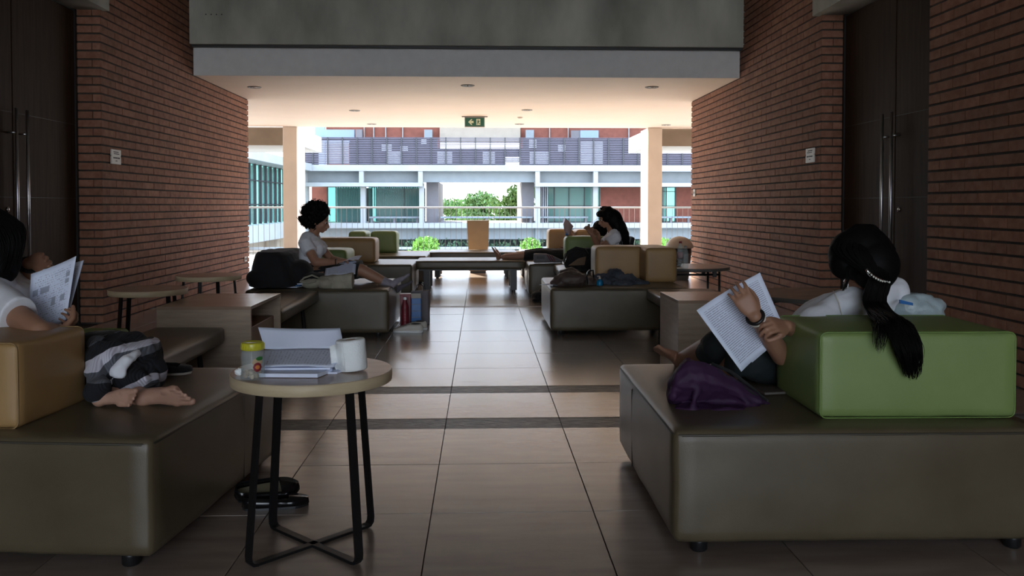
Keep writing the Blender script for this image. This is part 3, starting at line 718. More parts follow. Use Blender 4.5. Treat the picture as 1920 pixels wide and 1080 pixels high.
# ---------------------------------------------------------------- round tables
def round_table(label, x, y, rz, Rt=.262, h=.59, leg_in=.14, leg_out=.172):
    t = thing('round_table', label, 'table', (x, y, 0), rz, 'small round tables on black bar legs')
    tp = obj('tabletop', lathe(NB(), [(0, h-.036), (Rt-.002, h-.036), (Rt, h-.034), (Rt, h-.002), (Rt-.002, h)], 72), 'edge', t, True)
    obj('laminate_surface', lathe(NB(), [(0, h-.0006), (Rt-.002, h-.0006), (Rt-.002, h+.0006), (0, h+.0006)], 72), 'woodtop', tp)
    for m_ in tp.data.polygons: m_.use_smooth = abs(m_.normal.z) < .5
    ux = obj('frame_plate', bx(-.1, .1, -.1, .1, h-.042, h-.036), 'black', t)
    for k in range(4):
        a = rad(45+90*k); c, s = math.cos(a), math.sin(a); r0, r1 = leg_in*1.414, leg_out*1.414
        # flat bar bent at the foot; width across the direction of travel
        path = [(r0, h-.038), (r1-.001, .035), (r1-.003, .018), (r1-.012, .008), (r1-.03, .005)]
        b = NB(); wv = V((-s, c, 0))*.014; prev = None
        for i, (rr, zz) in enumerate(path):
            q = path[min(i+1, 4)]; p_ = path[max(i-1, 0)]; d = V((q[0]-p_[0], 0, q[1]-p_[1])).normalized(); nn = V((d.z, 0, -d.x))*.005
            ring = []
            for (sw, sn) in ((-1, -1), (1, -1), (1, 1), (-1, 1)):
                rr2, zz2 = rr+nn.x*sn, zz+nn.z*sn
                ring.append(b.verts.new(V((c*rr2, s*rr2, zz2))+wv*sw))
            if prev: 
                for j in range(4): b.faces.new((prev[j], prev[(j+1) % 4], ring[(j+1) % 4], ring[j]))
            else: b.faces.new(ring)
            prev = ring
        b.faces.new(prev[::-1]); bmesh.ops.recalc_face_normals(b, faces=b.faces[:])
        obj('leg', b, 'black', t)
        if k < 2:
            b = bx(-r1+.028, r1-.028, -.014, .014, .0 if k else .001, .010, bev=.0015); bmesh.ops.rotate(b, verts=b.verts, matrix=M.Rotation(a, 3, 'Z')); obj('foot_bar', b, 'black', t)
    return t
round_table('nearest round side table, holding a jar, papers and a tissue roll', -.560, 2.885, rad(1))
round_table('round side table beside the left brick wall, nearer one', at(272, 0, 5.75).x, 5.75, rad(12), .245)
round_table('round side table beside the left brick wall, farther one', at(387, 0, 6.85).x, 6.85, rad(43), .245)
def folding_table(label, x, y, Rt, h, rz):
    t = thing('folding_table', label, 'table', (x, y, 0), rz, 'round folding tables on black tube legs')
    obj('tabletop', lathe(NB(), [(0, h-.03), (Rt-.003, h-.03), (Rt, h-.027), (Rt, h-.004), (Rt-.004, h), (0, h)], 56), 'woodtop', t, False)
    obj('edge_band', lathe(NB(), [(Rt-.001, h-.029), (Rt+.002, h-.027), (Rt+.002, h-.003), (Rt-.001, h-.001)], 56), 'bin', t, True)
    for s in (-1, 1):
        yy = s*Rt*.55; f = obj('leg_rail', tube(NB(), [(-Rt*.62, yy, h-.07), (Rt*.62, yy, h-.07)], .011, 8), 'black', t, True)
        for a in (-1, 1):
            obj('leg', tube(NB(), [(a*Rt*.62, yy, h-.04), (a*Rt*.62, yy, 0)], .012, 10), 'black', t, True)
            obj('hinge_block', bx(a*Rt*.62-a*.05-.018, a*Rt*.62-a*.05+.018, yy-.022, yy+.022, h-.095, h-.03, bev=.003), 'black', t)
            obj('brace', tube(NB(), [(a*Rt*.5, yy, h-.075), (a*Rt*.5, yy*.3, h-.035)], .007, 8), 'steel', t, True)
    return t
folding_table('round folding table with water bottles, beside the right brick wall', 2.12, 8.75, .40, .515, rad(0))
folding_table('round folding table right behind the reader with the ponytail', 2.24, 5.72, .43, .545, rad(25))
# ---------------------------------------------------------------- litter bin
bn = thing('litter_bin', 'grey litter bin with a domed beige lid beside the right brick wall', 'bin', (3.02, 13.1, 0))
obj('bin_body', lathe(NB(), [(0, 0), (.13, 0), (.14, .01), (.175, .36), (.18, .42)], 36), 'bin', bn, True)
obj('dark_mouth', lathe(NB(), [(.178, .40), (.182, .41), (.182, .50), (.17, .5)], 36), 'black', bn, True)
obj('domed_lid', lathe(NB(), [(.205, .485), (.212, .50), (.20, .54), (.155, .61), (.085, .65), (0, .665)], 36), 'binlid', bn, True)
# ---------------------------------------------------------------- small things on the near table
TX, TY, TZ = -.560, 2.885, .5906
jp = at(472, 702, 2.72)
jr = thing('snack_jar', 'clear plastic jar with a yellow lid on the nearest round table', 'jar', (jp.x, 2.735, TZ))
obj('jar_body', lathe(NB(), [(0, 0), (.034, 0), (.038, .004), (.038, .012), (.0355, .016), (.037, .02), (.0355, .024), (.036, .034), (.037, .072), (.0355, .076), (.0365, .080), (.0345, .086), (.031, .094), (.031, .10)], 40), 'clear', jr, True)
lid = obj('lid', lathe(NB(), [(.0, .0925), (.034, .0925), (.0355, .094), (.0355, .112), (.034, .115), (.029, .117), (.027, .115), (0, .115)], 40), 'yellow', jr, True)
b = NB()
for k in range(24): a = 2*math.pi*k/24; box(b, -.0008, .0008, .0345, .0362, .096, .110); bmesh.ops.rotate(b, verts=list(b.verts)[-8:], matrix=M.Rotation(a, 3, 'Z'))
o = obj('lid_ribs', b, 'yellow', lid); o['kind'] = 'stuff'
# curved sticker: red and green fruit shapes
def sticker(a0, a1, z0, z1, m, r=.0376, n=8, blob=False):
    b = NB(); vs_ = []
    for i in range(n+1):
        a = rad(a0+(a1-a0)*i/n); k = math.sin(math.pi*i/n)**.5 if blob else 1; zc, zh = (z0+z1)/2, (z1-z0)/2*k
        vs_.append([b.verts.new((r*math.sin(a), -r*math.cos(a), zz)) for zz in (zc-zh-.0003, zc+zh+.0003)])
    for i in range(n): b.faces.new((vs_[i][0], vs_[i+1][0], vs_[i+1][1], vs_[i][1]))
    return obj('sticker', b, m, jr)
sticker(10, 62, .045, .070, 'nut', blob=True)
sticker(14, 58, .028, .056, 'red', .0379, blob=True); sticker(28, 66, .062, .074, mat('sticker_green', (.03, .16, .03), .5, var=.2), .0379, blob=True)
sticker(24, 48, .036, .048, mat('sticker_orange', (.6, .2, .05), .5, var=.2), .0382, blob=True)
b = NB()
for k in range(16):
    a = R.uniform(0, 6.28); q = R.uniform(.005, .026); m4 = M.Translation((math.cos(a)*q, math.sin(a)*q, .010+.012*(k//8))) @ Euler((R.random()*3, R.random()*3, 0)).to_matrix().to_4x4() @ M.Diagonal((1.4, .9, .9, 1))
    bmesh.ops.create_icosphere(b, subdivisions=2, radius=.0062, matrix=m4)
obj('nuts', b, 'nut', jr, True)['kind'] = 'stuff'
def sheet(name, corners, m, parent=None, nx=10, ny=8, curl=0., wave=.0, th=.0012, sag=None):
    """thin paper through four 3D corners (bl, br, tr, tl), optional curl"""
    bl, br, tr, tl = [V(c) for c in corners]; nrm = (br-bl).cross(tl-bl).normalized(); b = NB(); uvl = b.loops.layers.uv.new('UVMap')
    gr = [[None]*(nx+1) for _ in range(ny+1)]
    for j in range(ny+1):
        for i in range(nx+1):
            u, v = i/nx, j/ny
            p = bl.lerp(br, u).lerp(tl.lerp(tr, u), v) + nrm*(curl*math.sin(math.pi*u) + wave*math.sin(2.3*math.pi*u+1.1*v))
            if sag: p += nrm*sag(u, v)
            gr[j][i] = b.verts.new(p)
    for j in range(ny):
        for i in range(nx):
            f = b.faces.new((gr[j][i], gr[j][i+1], gr[j+1][i+1], gr[j+1][i]))
            for l, (uu, vv) in zip(f.loops, ((i, j), (i+1, j), (i+1, j+1), (i, j+1))): l[uvl].uv = (uu/nx, vv/ny)
    o = obj(name, b, m, parent, True); md = o.modifiers.new('thick', 'SOLIDIFY'); md.thickness = th; md.offset = 0; return o
# open booklet: printed lower page lying on a stack, blank page standing up behind
bk = thing('open_booklet', 'open printed booklet with its blank upper page raised, on the nearest round table', 'booklet', (0, 0, 0))
a_, b_, c_, d_ = at(492, 683, 2.80), at(628, 685, 2.80), at(637, 657, 3.0), at(466, 655, 3.0)
z1 = TZ+.024
P = lambda x, y, z: (x, y, z)
xl, xr = -.745, -.475
sheet('printed_page', [P(xl+.03, 2.80, z1), P(xr-.0, 2.79, z1), P(xr+.012, 2.985, z1+.026), P(xl, 3.0, z1+.022)], 'text3', bk, 14, 8, .004)
sheet('raised_page', [P(xl, 3.0, z1+.026), P(xr+.005, 2.985, z1+.028), P(xr-.02, 3.05, z1+.090), P(xl-.035, 3.05, z1+.094)], 'paper', bk, 14, 6, -.008)
st_ = NB()
box(st_, xl+.02, xr-.01, 2.795, 2.99, TZ+.016, z1-.002)
obj('page_block', st_, 'paper', bk)
s2 = thing('paper_stack', 'flat stack of white papers under the open booklet', 'papers', (0, 0, 0))
b = NB(); prism(b, [(-.745, 2.75, TZ+.002), (-.515, 2.735, TZ+.002), (-.485, 2.83, TZ+.002), (-.74, 2.84, TZ+.002)], (0, 0, .012)); obj('sheets', b, 'paper', s2)
b = NB(); prism(b, [(-.70, 2.80, TZ+.0006), (-.465, 2.80, TZ+.0006), (-.44, 2.87, TZ+.0006), (-.44, 2.96, TZ+.0006), (-.70, 2.97, TZ+.0006)], (0, 0, .006)); obj('lower_sheets', b, 'paper', s2)
b = NB(); bmesh.ops.create_icosphere(b, subdivisions=3, radius=.014)
for v in b.verts: v.co = v.co*(1+.5*noise.noise(v.co*120)); v.co.z *= .8
cr = obj('crumpled_tissue', b, 'tissue', None, True, loc=(at(449, 692, 2.80).x, 2.80, TZ+.010)); tag(cr, 'small crumpled tissue beside the yellow lidded jar', 'tissue')
# tissue roll, hanging tail on its left
tr_ = thing('tissue_roll', 'white tissue paper roll standing on the nearest round table', 'tissue roll', (at(662, 680, 2.86).x, 2.86, TZ)); tr_.rotation_euler = (0, rad(-5), 0)
b = NB(); rr_ = []
lathe(b, [(.018, .004), (.046, .004), (.048, .010), (.0485, .098), (.046, .1035), (.018, .104), (.017, .10)], 48); obj('paper_roll', b, 'tissue', tr_, True)
obj('core', lathe(NB(), [(.0175, .002), (.0185, .002), (.0185, .103), (.0175, .103)], 24), 'orange', tr_, True)
b = NB(); q = []
for i in range(9):
    a = rad(250-9*i) if i < 6 else rad(205); r_ = .0495
    q.append(V((r_*math.cos(a), r_*math.sin(a), 0)) if i < 6 else V((-.0455-.006*(i-5), -.021-.004*(i-5), 0)))
v0 = [[b.verts.new(p+V((0, 0, .012+(.020 if i > 6 else 0)*(1)))), b.verts.new(p+V((0, 0, .100-.001*i)))] for i, p in enumerate(q)]
for i in range(8): b.faces.new((v0[i][0], v0[i+1][0], v0[i+1][1], v0[i][1]))
o = obj('loose_end', b, 'tissue', tr_, True); md = o.modifiers.new('t', 'SOLIDIFY'); md.thickness = .001
# ---------------------------------------------------------------- flat shoes on the floor
def flat_shoe(label, x, y, rz, tilt=0, m='black', group='black ballet flats', L=.24, z=0, name='ballet_flat', sole='rubber', cat='shoe'):
    t = thing(name, label, cat, (x, y, z), rz, group); t.rotation_euler = (tilt, 0, rz)
    n = 20
    def half(u): return .030+.014*math.sin(min(1, u/.75)*math.pi*.5)-(.03*max(0, (u-.78)/.22)**2.0) if u > .06 else .030*(u/.06)**.5+.002
    def ring(b, z_, k, inset=0):
        r = []
        for i in range(n+1): u = i/n; r.append((-.5*L+u*L, max(.002, half(u)-inset)*k))
        return r
    b = NB(); pts = [(x_, w_) for x_, w_ in ring(None, 0, 1)]
    outline = pts + [(x_, -w_) for x_, w_ in pts[::-1]]
    prism(b, [(p[0], p[1], .0) for p in outline], (0, 0, .010)); obj('sole', b, sole, t)
    b = NB(); lo, hi = [], []
    m_ = len(outline)
    for i, (px, py) in enumerate(outline):
        u = (px+.5*L)/L; h = .036+.014*(1-u)**2 if u < .62 else .036-.010*(u-.62)/.38
        lo.append(b.verts.new((px, py, .009))); hi.append(b.verts.new((px*(.985), py*(.84), h)))
    for i in range(m_): b.faces.new((lo[i], lo[(i+1) % m_], hi[(i+1) % m_], hi[i]))
    # toe cap
    cap = [i for i in range(n+1) if outline[i][0] > -.5*L+.66*L]
    for i in cap[:-1]:
        b.faces.new((hi[i], hi[i+1], hi[m_-2-i], hi[m_-1-i]))
    o = obj('upper', b, m, t, True); md = o.modifiers.new('t', 'SOLIDIFY'); md.thickness = .003
    b = NB(); prism(b, [(p[0]*.96, p[1]*.9, .011) for p in outline], (0, 0, .003)); obj('insole', b, 'insole' if m == 'gloss' else 'bin', t)
    return t
MAT['insole'] = mat('olive_insole', (.15, .13, .08), .6, var=.1)
MAT['gloss'] = mat('black_patent', (.006, .006, .007), .15, var=.1)
flat_shoe('black ballet flat on the floor between the near table legs, front one', -.775, 3.27, rad(12), 0, 'gloss')
flat_shoe('black ballet flat on the floor tilted against the front one', -.83, 3.36, rad(24), rad(28), 'gloss', z=.022)
flat_shoe('black slip-on shoe with white sole edge lying on the nearest left sofa', at(325, 700, 3.72).x, 3.70, rad(10), 0, 'cloth_black', None, .16, .423, 'slip_on_shoe', 'plate')
# sneakers by the middle left sofa
def sneaker(label, x, y, rz, grp):
    t = thing('sneaker', label, 'shoe', (x, y, 0), rz, grp)
    B = Blob()
    def sec(px, hw, z0, z1): return (V((px, 0, (z0+z1)/2)), V((0, hw, 0)), V((0, 0, (z1-z0)/2)))
    B.loft([sec(-.13, .020, .018, .060), sec(-.115, .032, .012, .080), (sec(-.06, .034, .012, .078)), sec(.0, .036, .012, .074), sec(.04, .040, .012, .060), sec(.085, .043, .012, .045), sec(.118, .034, .012, .036), sec(.132, .015, .014, .028)], 20, 2.6)
    B.done('upper', 'plate', t, .004, 2)
    B = Blob(); B.loft([(V((0, 0, 0)), V((.132, 0, 0)), V((0, .041, 0))), (V((0, 0, .010)), V((.136, 0, 0)), V((0, .043, 0))), (V((0, 0, .018)), V((.134, 0, 0)), V((0, .042, 0)))], 28, 2.6); obj('sole', B.bm, 'tissue', t, True)
    B = Blob(); B.ell((-.072, 0, .077), (.046, .024, .008)); obj('opening', B.bm, 'rubber', t, True)
    obj('laces', tube(NB(), [(-.025, -.022, .070), (-.012, .022, .072), (.002, -.022, .068), (.016, .022, .065), (.03, -.022, .060), (.044, .02, .056)], .0035, 6), 'bin', t, True)
# ---------------------------------------------------------------- bottles and bags by the middle left sofa
def bottle(label, x, y, z, h, r, m, capm='white', lab=None, group=None, name='water_bottle'):
    t = thing(name, label, 'bottle', (x, y, z), R.uniform(0, 6), group)
    obj('bottle_body', lathe(NB(), [(0, 0), (r*.85, 0), (r, .01)] + sum([[(r, h*(.1+.09*k)), (r*.93, h*(.125+.09*k)), (r, h*(.15+.09*k))] for k in range(6)], []) + [(r*.95, h*.70), (r*.5, h*.86), (r*.42, h*.90), (r*.42, h*.93)], 24), m, t, True)
    obj('cap', lathe(NB(), [(0, h*.92), (r*.48, h*.92), (r*.48, h*.99), (r*.4, h), (0, h)], 20), capm, t, True)
    if lab: obj('label_band', lathe(NB(), [(r*1.01, h*.33), (r*1.02, h*.33), (r*1.02, h*.58), (r*1.01, h*.58)], 24), lab, t, True)
    return t
bottle('dark red drink bottle on the floor beside the blue carton', at(757, 0, 7.95).x, 7.98, 0, .29, .036, 'red', 'tissue')
bc = thing('blue_carton', 'upright blue carton on the floor by the middle left sofa', 'carton', (at(777, 0, 8.05).x, 8.12, 0), rad(8))
obj('carton_body', bx(-.045, .045, -.05, .05, 0, .27, bev=.004), 'blue', bc)
b = NB(); prism(b, [(-.045, -.05, .27), (-.045, .05, .27), (-.045, 0, .31)], (.09, 0, 0)); obj('gable_top', b, 'plate', bc)
for k in range(4): obj('printed_band', bx(-.0465, .0465, -.0515, .0515, .03+.06*k, .035+.06*k), 'pale', bc)
pb = thing('paper_carrier_bag', 'greyish pink carrier bag with string handles behind the blue carton', 'bag', (at(787, 0, 8.3).x, 8.3, 0), rad(-6))
b = rbox(.17, .11, .32, .006, -.004, 8, .008, 0, 3); obj('bag_body', b, 'lilac', pb, True)
for s in (-1, 1): obj('handle', tube(NB(), [(-.04, s*.04, .31), (-.03, s*.05, .37), (.0, s*.055, .395), (.03, s*.05, .37), (.04, s*.04, .31)], .0035, 6), 'cloth_black', pb, True)
rb = thing('red_carton', 'dark red carton between the middle left sofa and the blue carton', 'carton', (at(757, 0, 8.2).x+.01, 8.17, 0), rad(3))
obj('carton_body', bx(-.05, .05, -.05, .05, 0, .30, bev=.004), 'red', rb); obj('lid_flap', bx(-.052, .052, -.052, .052, .29, .305, bev=.003), 'red', rb)
# bottles on the folding table
bottle('clear water bottle with dark cap on the right folding table, left one', at(1279, 0, 8.6).x, 8.62, .5155, .26, .033, 'clear', 'red', 'pink', 'water bottles on the folding table')
bottle('clear water bottle with white cap on the right folding table, right one', at(1288, 0, 8.5).x, 8.5, .5155, .22, .030, 'clear', 'white', None, 'water bottles on the folding table')
# ---------------------------------------------------------------- soft bodies: overlapping closed pieces fused into one surface
class Blob:
    def __init__(s): s.bm = NB()
    def cap(s, a, b, ra, rb, seg=14):
        a, b = V(a), V(b); d = (b-a); L = d.length; d = d.normalized() if L > 1e-6 else V((0, 0, 1)); pts = []; rs = []
        for k in range(5): t = rad(90-18*k*1.0); pts.append(a-d*ra*math.sin(t)); rs.append(max(.0008, ra*math.cos(t)))
        pts.append(a); rs.append(ra); pts.append(b); rs.append(rb)
        for k in range(4, -1, -1): t = rad(90-18*k); pts.append(b+d*rb*math.sin(t)); rs.append(max(.0008, rb*math.cos(t)))
        tube(s.bm, pts, rs, seg); return s
    def chain(s, pts, rs):
        for i in range(len(pts)-1): s.cap(pts[i], pts[i+1], rs[i], rs[i+1])
        return s
    def ell(s, c, r, rot=None, sub=3):
        m = M.Translation(V(c)) @ (rot.to_4x4() if rot else M.Identity(4)) @ M.Diagonal((r[0], r[1], r[2], 1))
        fico(s.bm, sub, m); return s
    def loft(s, secs, seg=20, p=2.0):
        """secs: (centre, half-width vector, half-depth vector); flat ends"""
        rings = []
        for c, ax, ay in secs:
            r = []
            for k in range(seg):
                t = 2*math.pi*k/seg; cx, cy = math.cos(t), math.sin(t)
                if p != 2: cx, cy = math.copysign(abs(cx)**(2/p), cx), math.copysign(abs(cy)**(2/p), cy)
                r.append(s.bm.verts.new(V(c)+V(ax)*cx+V(ay)*cy))
            rings.append(r)
        for a, b in zip(rings, rings[1:]):
            for k in range(seg): s.bm.faces.new((a[k], a[(k+1) % seg], b[(k+1) % seg], b[k]))
        f1 = s.bm.faces.new(rings[0][::-1]); f2 = s.bm.faces.new(rings[-1])
        return s
    def done(s, name, m, parent=None, vox=.006, smooth=4, wob=0., wsc=8., wave=None):
        bmesh.ops.recalc_face_normals(s.bm, faces=s.bm.faces[:])
        o = obj(name, s.bm, m, parent)
        r = o.modifiers.new('r', 'REMESH'); r.mode = 'VOXEL'; r.voxel_size = vox
        if smooth: q = o.modifiers.new('s', 'SMOOTH'); q.factor = .5; q.iterations = smooth
        dg = bpy.context.evaluated_depsgraph_get(); me = bpy.data.meshes.new_from_object(o.evaluated_get(dg)); o.modifiers.clear()
        old = o.data; o.data = me; bpy.data.meshes.remove(old); me.name = name
        if not me.materials: me.materials.append(MAT[m] if isinstance(m, str) else m)
        if wob or wave:
            n = len(me.vertices); co = [0.]*(3*n); no = [0.]*(3*n); me.vertices.foreach_get('co', co); me.vertex_normals.foreach_get('vector', no)
            for i in range(n):
                j = 3*i; p_ = V(co[j:j+3]); d = 0
                if wob: d += wob*noise.noise(p_*wsc) + wob*.5*noise.noise(p_*wsc*2.3+V((5, 2, 1)))
                if wave: d += wave(p_)
                co[j] += no[j]*d; co[j+1] += no[j+1]*d; co[j+2] += no[j+2]*d
            me.vertices.foreach_set('co', co); me.update()
        for pl in me.polygons: pl.use_smooth = True
        return o
def frame(fwd, up):
    f = V(fwd).normalized(); u = (V(up)-f*V(up).dot(f)).normalized(); return f, u, f.cross(u)   # fwd, up, right
def rotm(x, y, z): return M((x, y, z)).transposed()
def add_head(B, c, fwd, up, s=1., ears=True):
    f, u, r = frame(fwd, up); R3 = rotm(r, f, u); c = V(c)
    B.ell(c+u*.022*s-f*.008*s, (.074*s, .092*s, .098*s), R3)
    B.ell(c-u*.038*s+f*.022*s, (.056*s, .062*s, .062*s), R3)
    B.ell(c-u*.082*s+f*.055*s, (.026*s, .022*s, .020*s), R3)              # chin
    B.ell(c+u*.012*s+f*.066*s, (.050*s, .020*s, .018*s), R3)              # brow
    for k in (-1, 1): B.ell(c-u*.022*s+f*.060*s+r*k*.030*s, (.024*s, .020*s, .022*s), R3)
    B.cap(c+f*.082*s+u*.004*s, c+f*.103*s-u*.032*s, .008*s, .013*s)       # nose
    for k in (-1, 1): B.ell(c+f*.092*s-u*.036*s+r*k*.011*s, (.009*s, .010*s, .008*s), R3)
    B.ell(c+f*.082*s-u*.056*s, (.024*s, .013*s, .007*s), R3); B.ell(c+f*.080*s-u*.067*s, (.021*s, .012*s, .008*s), R3)
    if ears:
        for k in (-1, 1): B.ell(c+r*k*.076*s-f*.006*s-u*.012*s, (.010*s, .020*s, .032*s), R3)
def face_parts(par, c, fwd, up, s=1.):
    f, u, r = frame(fwd, up); c = V(c)
    for k in (-1, 1):
        e = c+f*.0725*s+u*.0*s+r*k*.030*s
        b = NB(); bmesh.ops.create_uvsphere(b, u_segments=14, v_segments=10, radius=.0095*s, matrix=M.Translation(e)); o = obj('eye', b, 'eyew', par, True)
        b = NB(); bmesh.ops.create_uvsphere(b, u_segments=12, v_segments=8, radius=.0058*s, matrix=M.Translation(e+f*.0078*s-u*.002*s)); obj('iris', b, 'eyed', o, True)
        obj('eyebrow', tube(NB(), [c+f*.086*s+u*.022*s+r*k*.014*s, c+f*.088*s+u*.028*s+r*k*.030*s, c+f*.076*s+u*.024*s+r*k*.048*s], [.002*s, .003*s, .0015*s], 6), 'hair', par, True)
    b = Blob(); R3 = rotm(r, f, u); b.ell(c+f*.087*s-u*.0565*s, (.021*s, .010*s, .0055*s), R3, 2); b.ell(c+f*.085*s-u*.066*s, (.018*s, .010*s, .006*s), R3, 2)
    obj('lips', b.bm, 'lip', par, True)
def add_hand(B, w_, d, n_, thumb, s=1., curl=(20, 30, 20), spread=4, tcurl=0, th_out=.6, arc=(0, 0, 0, 0)):
    """w_ wrist, d finger direction, n_ direction the palm faces, thumb: +1/-1 side along d x n"""
    d = V(d).normalized(); n_ = (V(n_)-d*V(n_).dot(d)).normalized(); t = d.cross(n_)*thumb; w_ = V(w_)
    B.loft([(w_-d*.012*s, t*.023*s, n_*.017*s), (w_+d*.012*s, t*.026*s, n_*.016*s), (w_+d*.045*s, t*.038*s, n_*.0155*s), (w_+d*.078*s, t*.040*s, n_*.013*s), (w_+d*.090*s, t*.037*s, n_*.010*s)], 18, 2.6)
    B.ell(w_+d*.035*s+t*.022*s+n_*.008*s, (.017*s, .026*s, .013*s), rotm(t, d, n_))
    tips = []
    for i, (off, ln, rr) in enumerate(((.030, .071, .0088), (.010, .079, .0090), (-.011, .073, .0085), (-.030, .057, .0076))):
        p = w_+d*(.084-.004*(i == 3)-.003*(i == 0))*s + t*off*s; a = rad(arc[i]); sd = rad(spread)*(1.5-i)*.7
        dd = (d*math.cos(sd)+t*math.sin(sd)).normalized(); ax = None
        B.ell(p, (rr*1.12*s,)*3, None, 2)
        for j, (fr, cu) in enumerate(((.45, curl[0]), (.30, curl[1]), (.25, curl[2]))):
            a += rad(cu); q = p+(dd*math.cos(a)+n_*math.sin(a))*ln*fr*s*1.02
            B.cap(p, q, rr*s*(1-.09*j), rr*s*(.93-.10*j)); p = q
        tips.append(p)
    p = w_+d*.022*s+t*.026*s+n_*.004*s; dirs = [(d*.72+t*th_out+n_*.25), (d*.9+t*(th_out-.25)+n_*(.3+tcurl)), (d*.95+t*(th_out-.5)+n_*(.35+tcurl))]
    for j, (q_, ln) in enumerate(zip(dirs, (.034, .031, .024))):
        q = p+q_.normalized()*ln*s; B.cap(p, q, (.0125-.0012*j)*s, (.0112-.0014*j)*s); p = q
    tips.append(p); return tips
def add_foot(B, heel, toe, sole, big, s=1., toes=True, tcurl=.3):
    """heel/toe points at sole middle; sole: direction the sole faces; big: +1/-1 side of the big toe along axis x sole"""
    heel, toe = V(heel), V(toe); L = (toe-heel).length; d = (toe-heel).normalized(); n_ = (V(sole)-d*V(sole).dot(d)).normalized(); t = d.cross(n_)*big; k = L/.235
    B.ell(heel+d*.030*k-n_*.026*k, (.030*k, .034*k, .030*k), rotm(t, d, n_))
    B.loft([(heel+d*.03*k-n_*.030*k, t*.026*k, n_*.030*k), (heel+d*.085*k-n_*.034*k+t*.004*k, t*.027*k, n_*.028*k), (heel+d*.13*k-n_*.024*k+t*.004*k, t*.035*k, n_*.022*k), (heel+d*.17*k-n_*.017*k, t*.042*k, n_*.016*k), (heel+d*.190*k-n_*.013*k, t*.040*k, n_*.011*k)], 18, 2.3)
    B.ell(heel+d*.160*k-n_*.014*k+t*.022*k, (.020*k, .026*k, .014*k), rotm(t, d, n_)); B.ell(heel+d*.145*k-n_*.013*k-t*.024*k, (.015*k, .028*k, .012*k), rotm(t, d, n_))
    if toes:
        for i, (off, base, ln, rr) in enumerate(((.026, .186, .036, .0118), (.0075, .192, .034, .0076), (-.0075, .186, .030, .0072), (-.0215, .177, .026, .0068), (-.034, .165, .022, .0065))):
            p = heel+d*base*k+t*off*k-n_*.012*k; q = p+(d+n_*tcurl*(.3 if i == 0 else 1)).normalized()*ln*k
            B.cap(p-d*.012*k, q, rr*k*.95, rr*k); 
    else: B.ell(heel+d*.192*k-n_*.015*k, (.040*k, .040*k, .016*k), rotm(t, d, n_))
def limb3(B, a, b, c, r, mid=None):
    """two-part limb: radii (a, a-mid, b, b-mid, c)"""
    a, b, c = V(a), V(b), V(c)
    B.chain([a, a.lerp(b, .4), b, b.lerp(c, .3), c], r)
def strands(name, par, guides, n, spread, r=.0022, jit=.006, m='hair', seg=4, taper=.25, seed=1, ends=.0):
    """n thin tubes following a guide polyline list of (point, radius of the lock)"""
    rnd = random.Random(seed); bm = NB()
    for g_ in guides:
        pts = [V(p) for p, _ in g_]; rr = [q for _, q in g_]
        for k in range(n):
            a = rnd.uniform(0, 6.283); q = math.sqrt(rnd.random()); off = V((math.cos(a)*q, math.sin(a)*q*.6, math.sin(a)*q*.5)); L = len(pts)
            e = L-1-(rnd.random()*ends); P2 = []; m_ = 3*(L-1)
            for i in range(m_+1):
                t = e*i/m_; j = min(int(t), L-2); f_ = t-j
                # catmull-rom
                p0, p1, p2, p3 = pts[max(j-1, 0)], pts[j], pts[j+1], pts[min(j+2, L-1)]
                c = .5*((2*p1)+(p2-p0)*f_+(2*p0-5*p1+4*p2-p3)*f_*f_+(3*p1-p0-3*p2+p3)*f_**3)
                w_ = rr[j]*(1-f_)+rr[j+1]*f_
                P2.append(c+off*w_*spread+noise.noise_vector(c*9+V((k, 0, 0)))*jit*(i/m_))
            tube(bm, P2, [r*(1 if i < m_*.6 else 1-(1-taper)*(i-m_*.6)/(m_*.4)) for i in range(m_+1)], seg)
    o = obj(name, bm, m, par, True); o['kind'] = 'stuff' if par is None else o.get('kind', 'stuff'); return o
# ================================================================ PEOPLE
def person(label): return thing('person', label, 'person', (0, 0, 0))
def torso(B, P, N, side, depth, w=(.155, .125, .15, .165, .09), dp=(.11, .095, .105, .085, .05), k=1., ext=0., cut=None, shift=.015):
    """pelvis P to neck base N; side = unit vector to one side, depth = unit vector forward"""
    P, N = V(P), V(N); ts = (0-ext, .3, .62, .86, 1.0); secs = []
    for t, a, b in zip(ts, w, dp):
        if cut is not None and t < cut: continue
        secs.append((P.lerp(N, t)+V(depth)*shift*math.sin(math.pi*max(0, t)), V(side)*a*k, V(depth)*b*k))
    B.loft(secs, 22, 2.3)
sneaker('white sneaker lying before the blue carton by the middle left sofa', at(764, 0, 7.78).x, 7.74, rad(176), None)
sneaker('dark edged sneaker behind the white one by the blue carton', at(772, 0, 7.9).x, 7.90, rad(190), None)
# ---------- curly haired woman (facing the walkway)
pa = person('woman with short curly black hair in a white shirt reading on the middle left sofa')
Y = 7.98; fw = V((1, -.12, -.28)); hc = at(598, 414, Y)
P, N = at(578, 514, 8.02), at(583, 444, 8.0); sd_ = V((.05, 1, 0)).normalized(); dp_ = V((1, -.05, .15)).normalized()
RS, LS = N+V((-.02, -.165, -.05)), N+V((.0, .165, -.05))
RE, RW = at(592, 492, 7.74), at(630, 491, 7.80); LE, LW = at(622, 487, 8.22), at(642, 489, 8.06)
B = Blob(); torso(B, P, N, sd_, dp_, k=.92); add_head(B, hc, fw, (.28, 0, 1), .98)
B.cap(N-V((0, 0, .03)), hc-V((.02, 0, .05)), .052, .046)
limb3(B, RS, RE, RW, (.048, .044, .038, .037, .024)); limb3(B, LS, LE, LW, (.048, .044, .038, .036, .024))
add_hand(B, RW, at(652, 484, 7.86)-RW, (.2, .3, -1), 1, .92, (35, 40, 25), tcurl=.5)
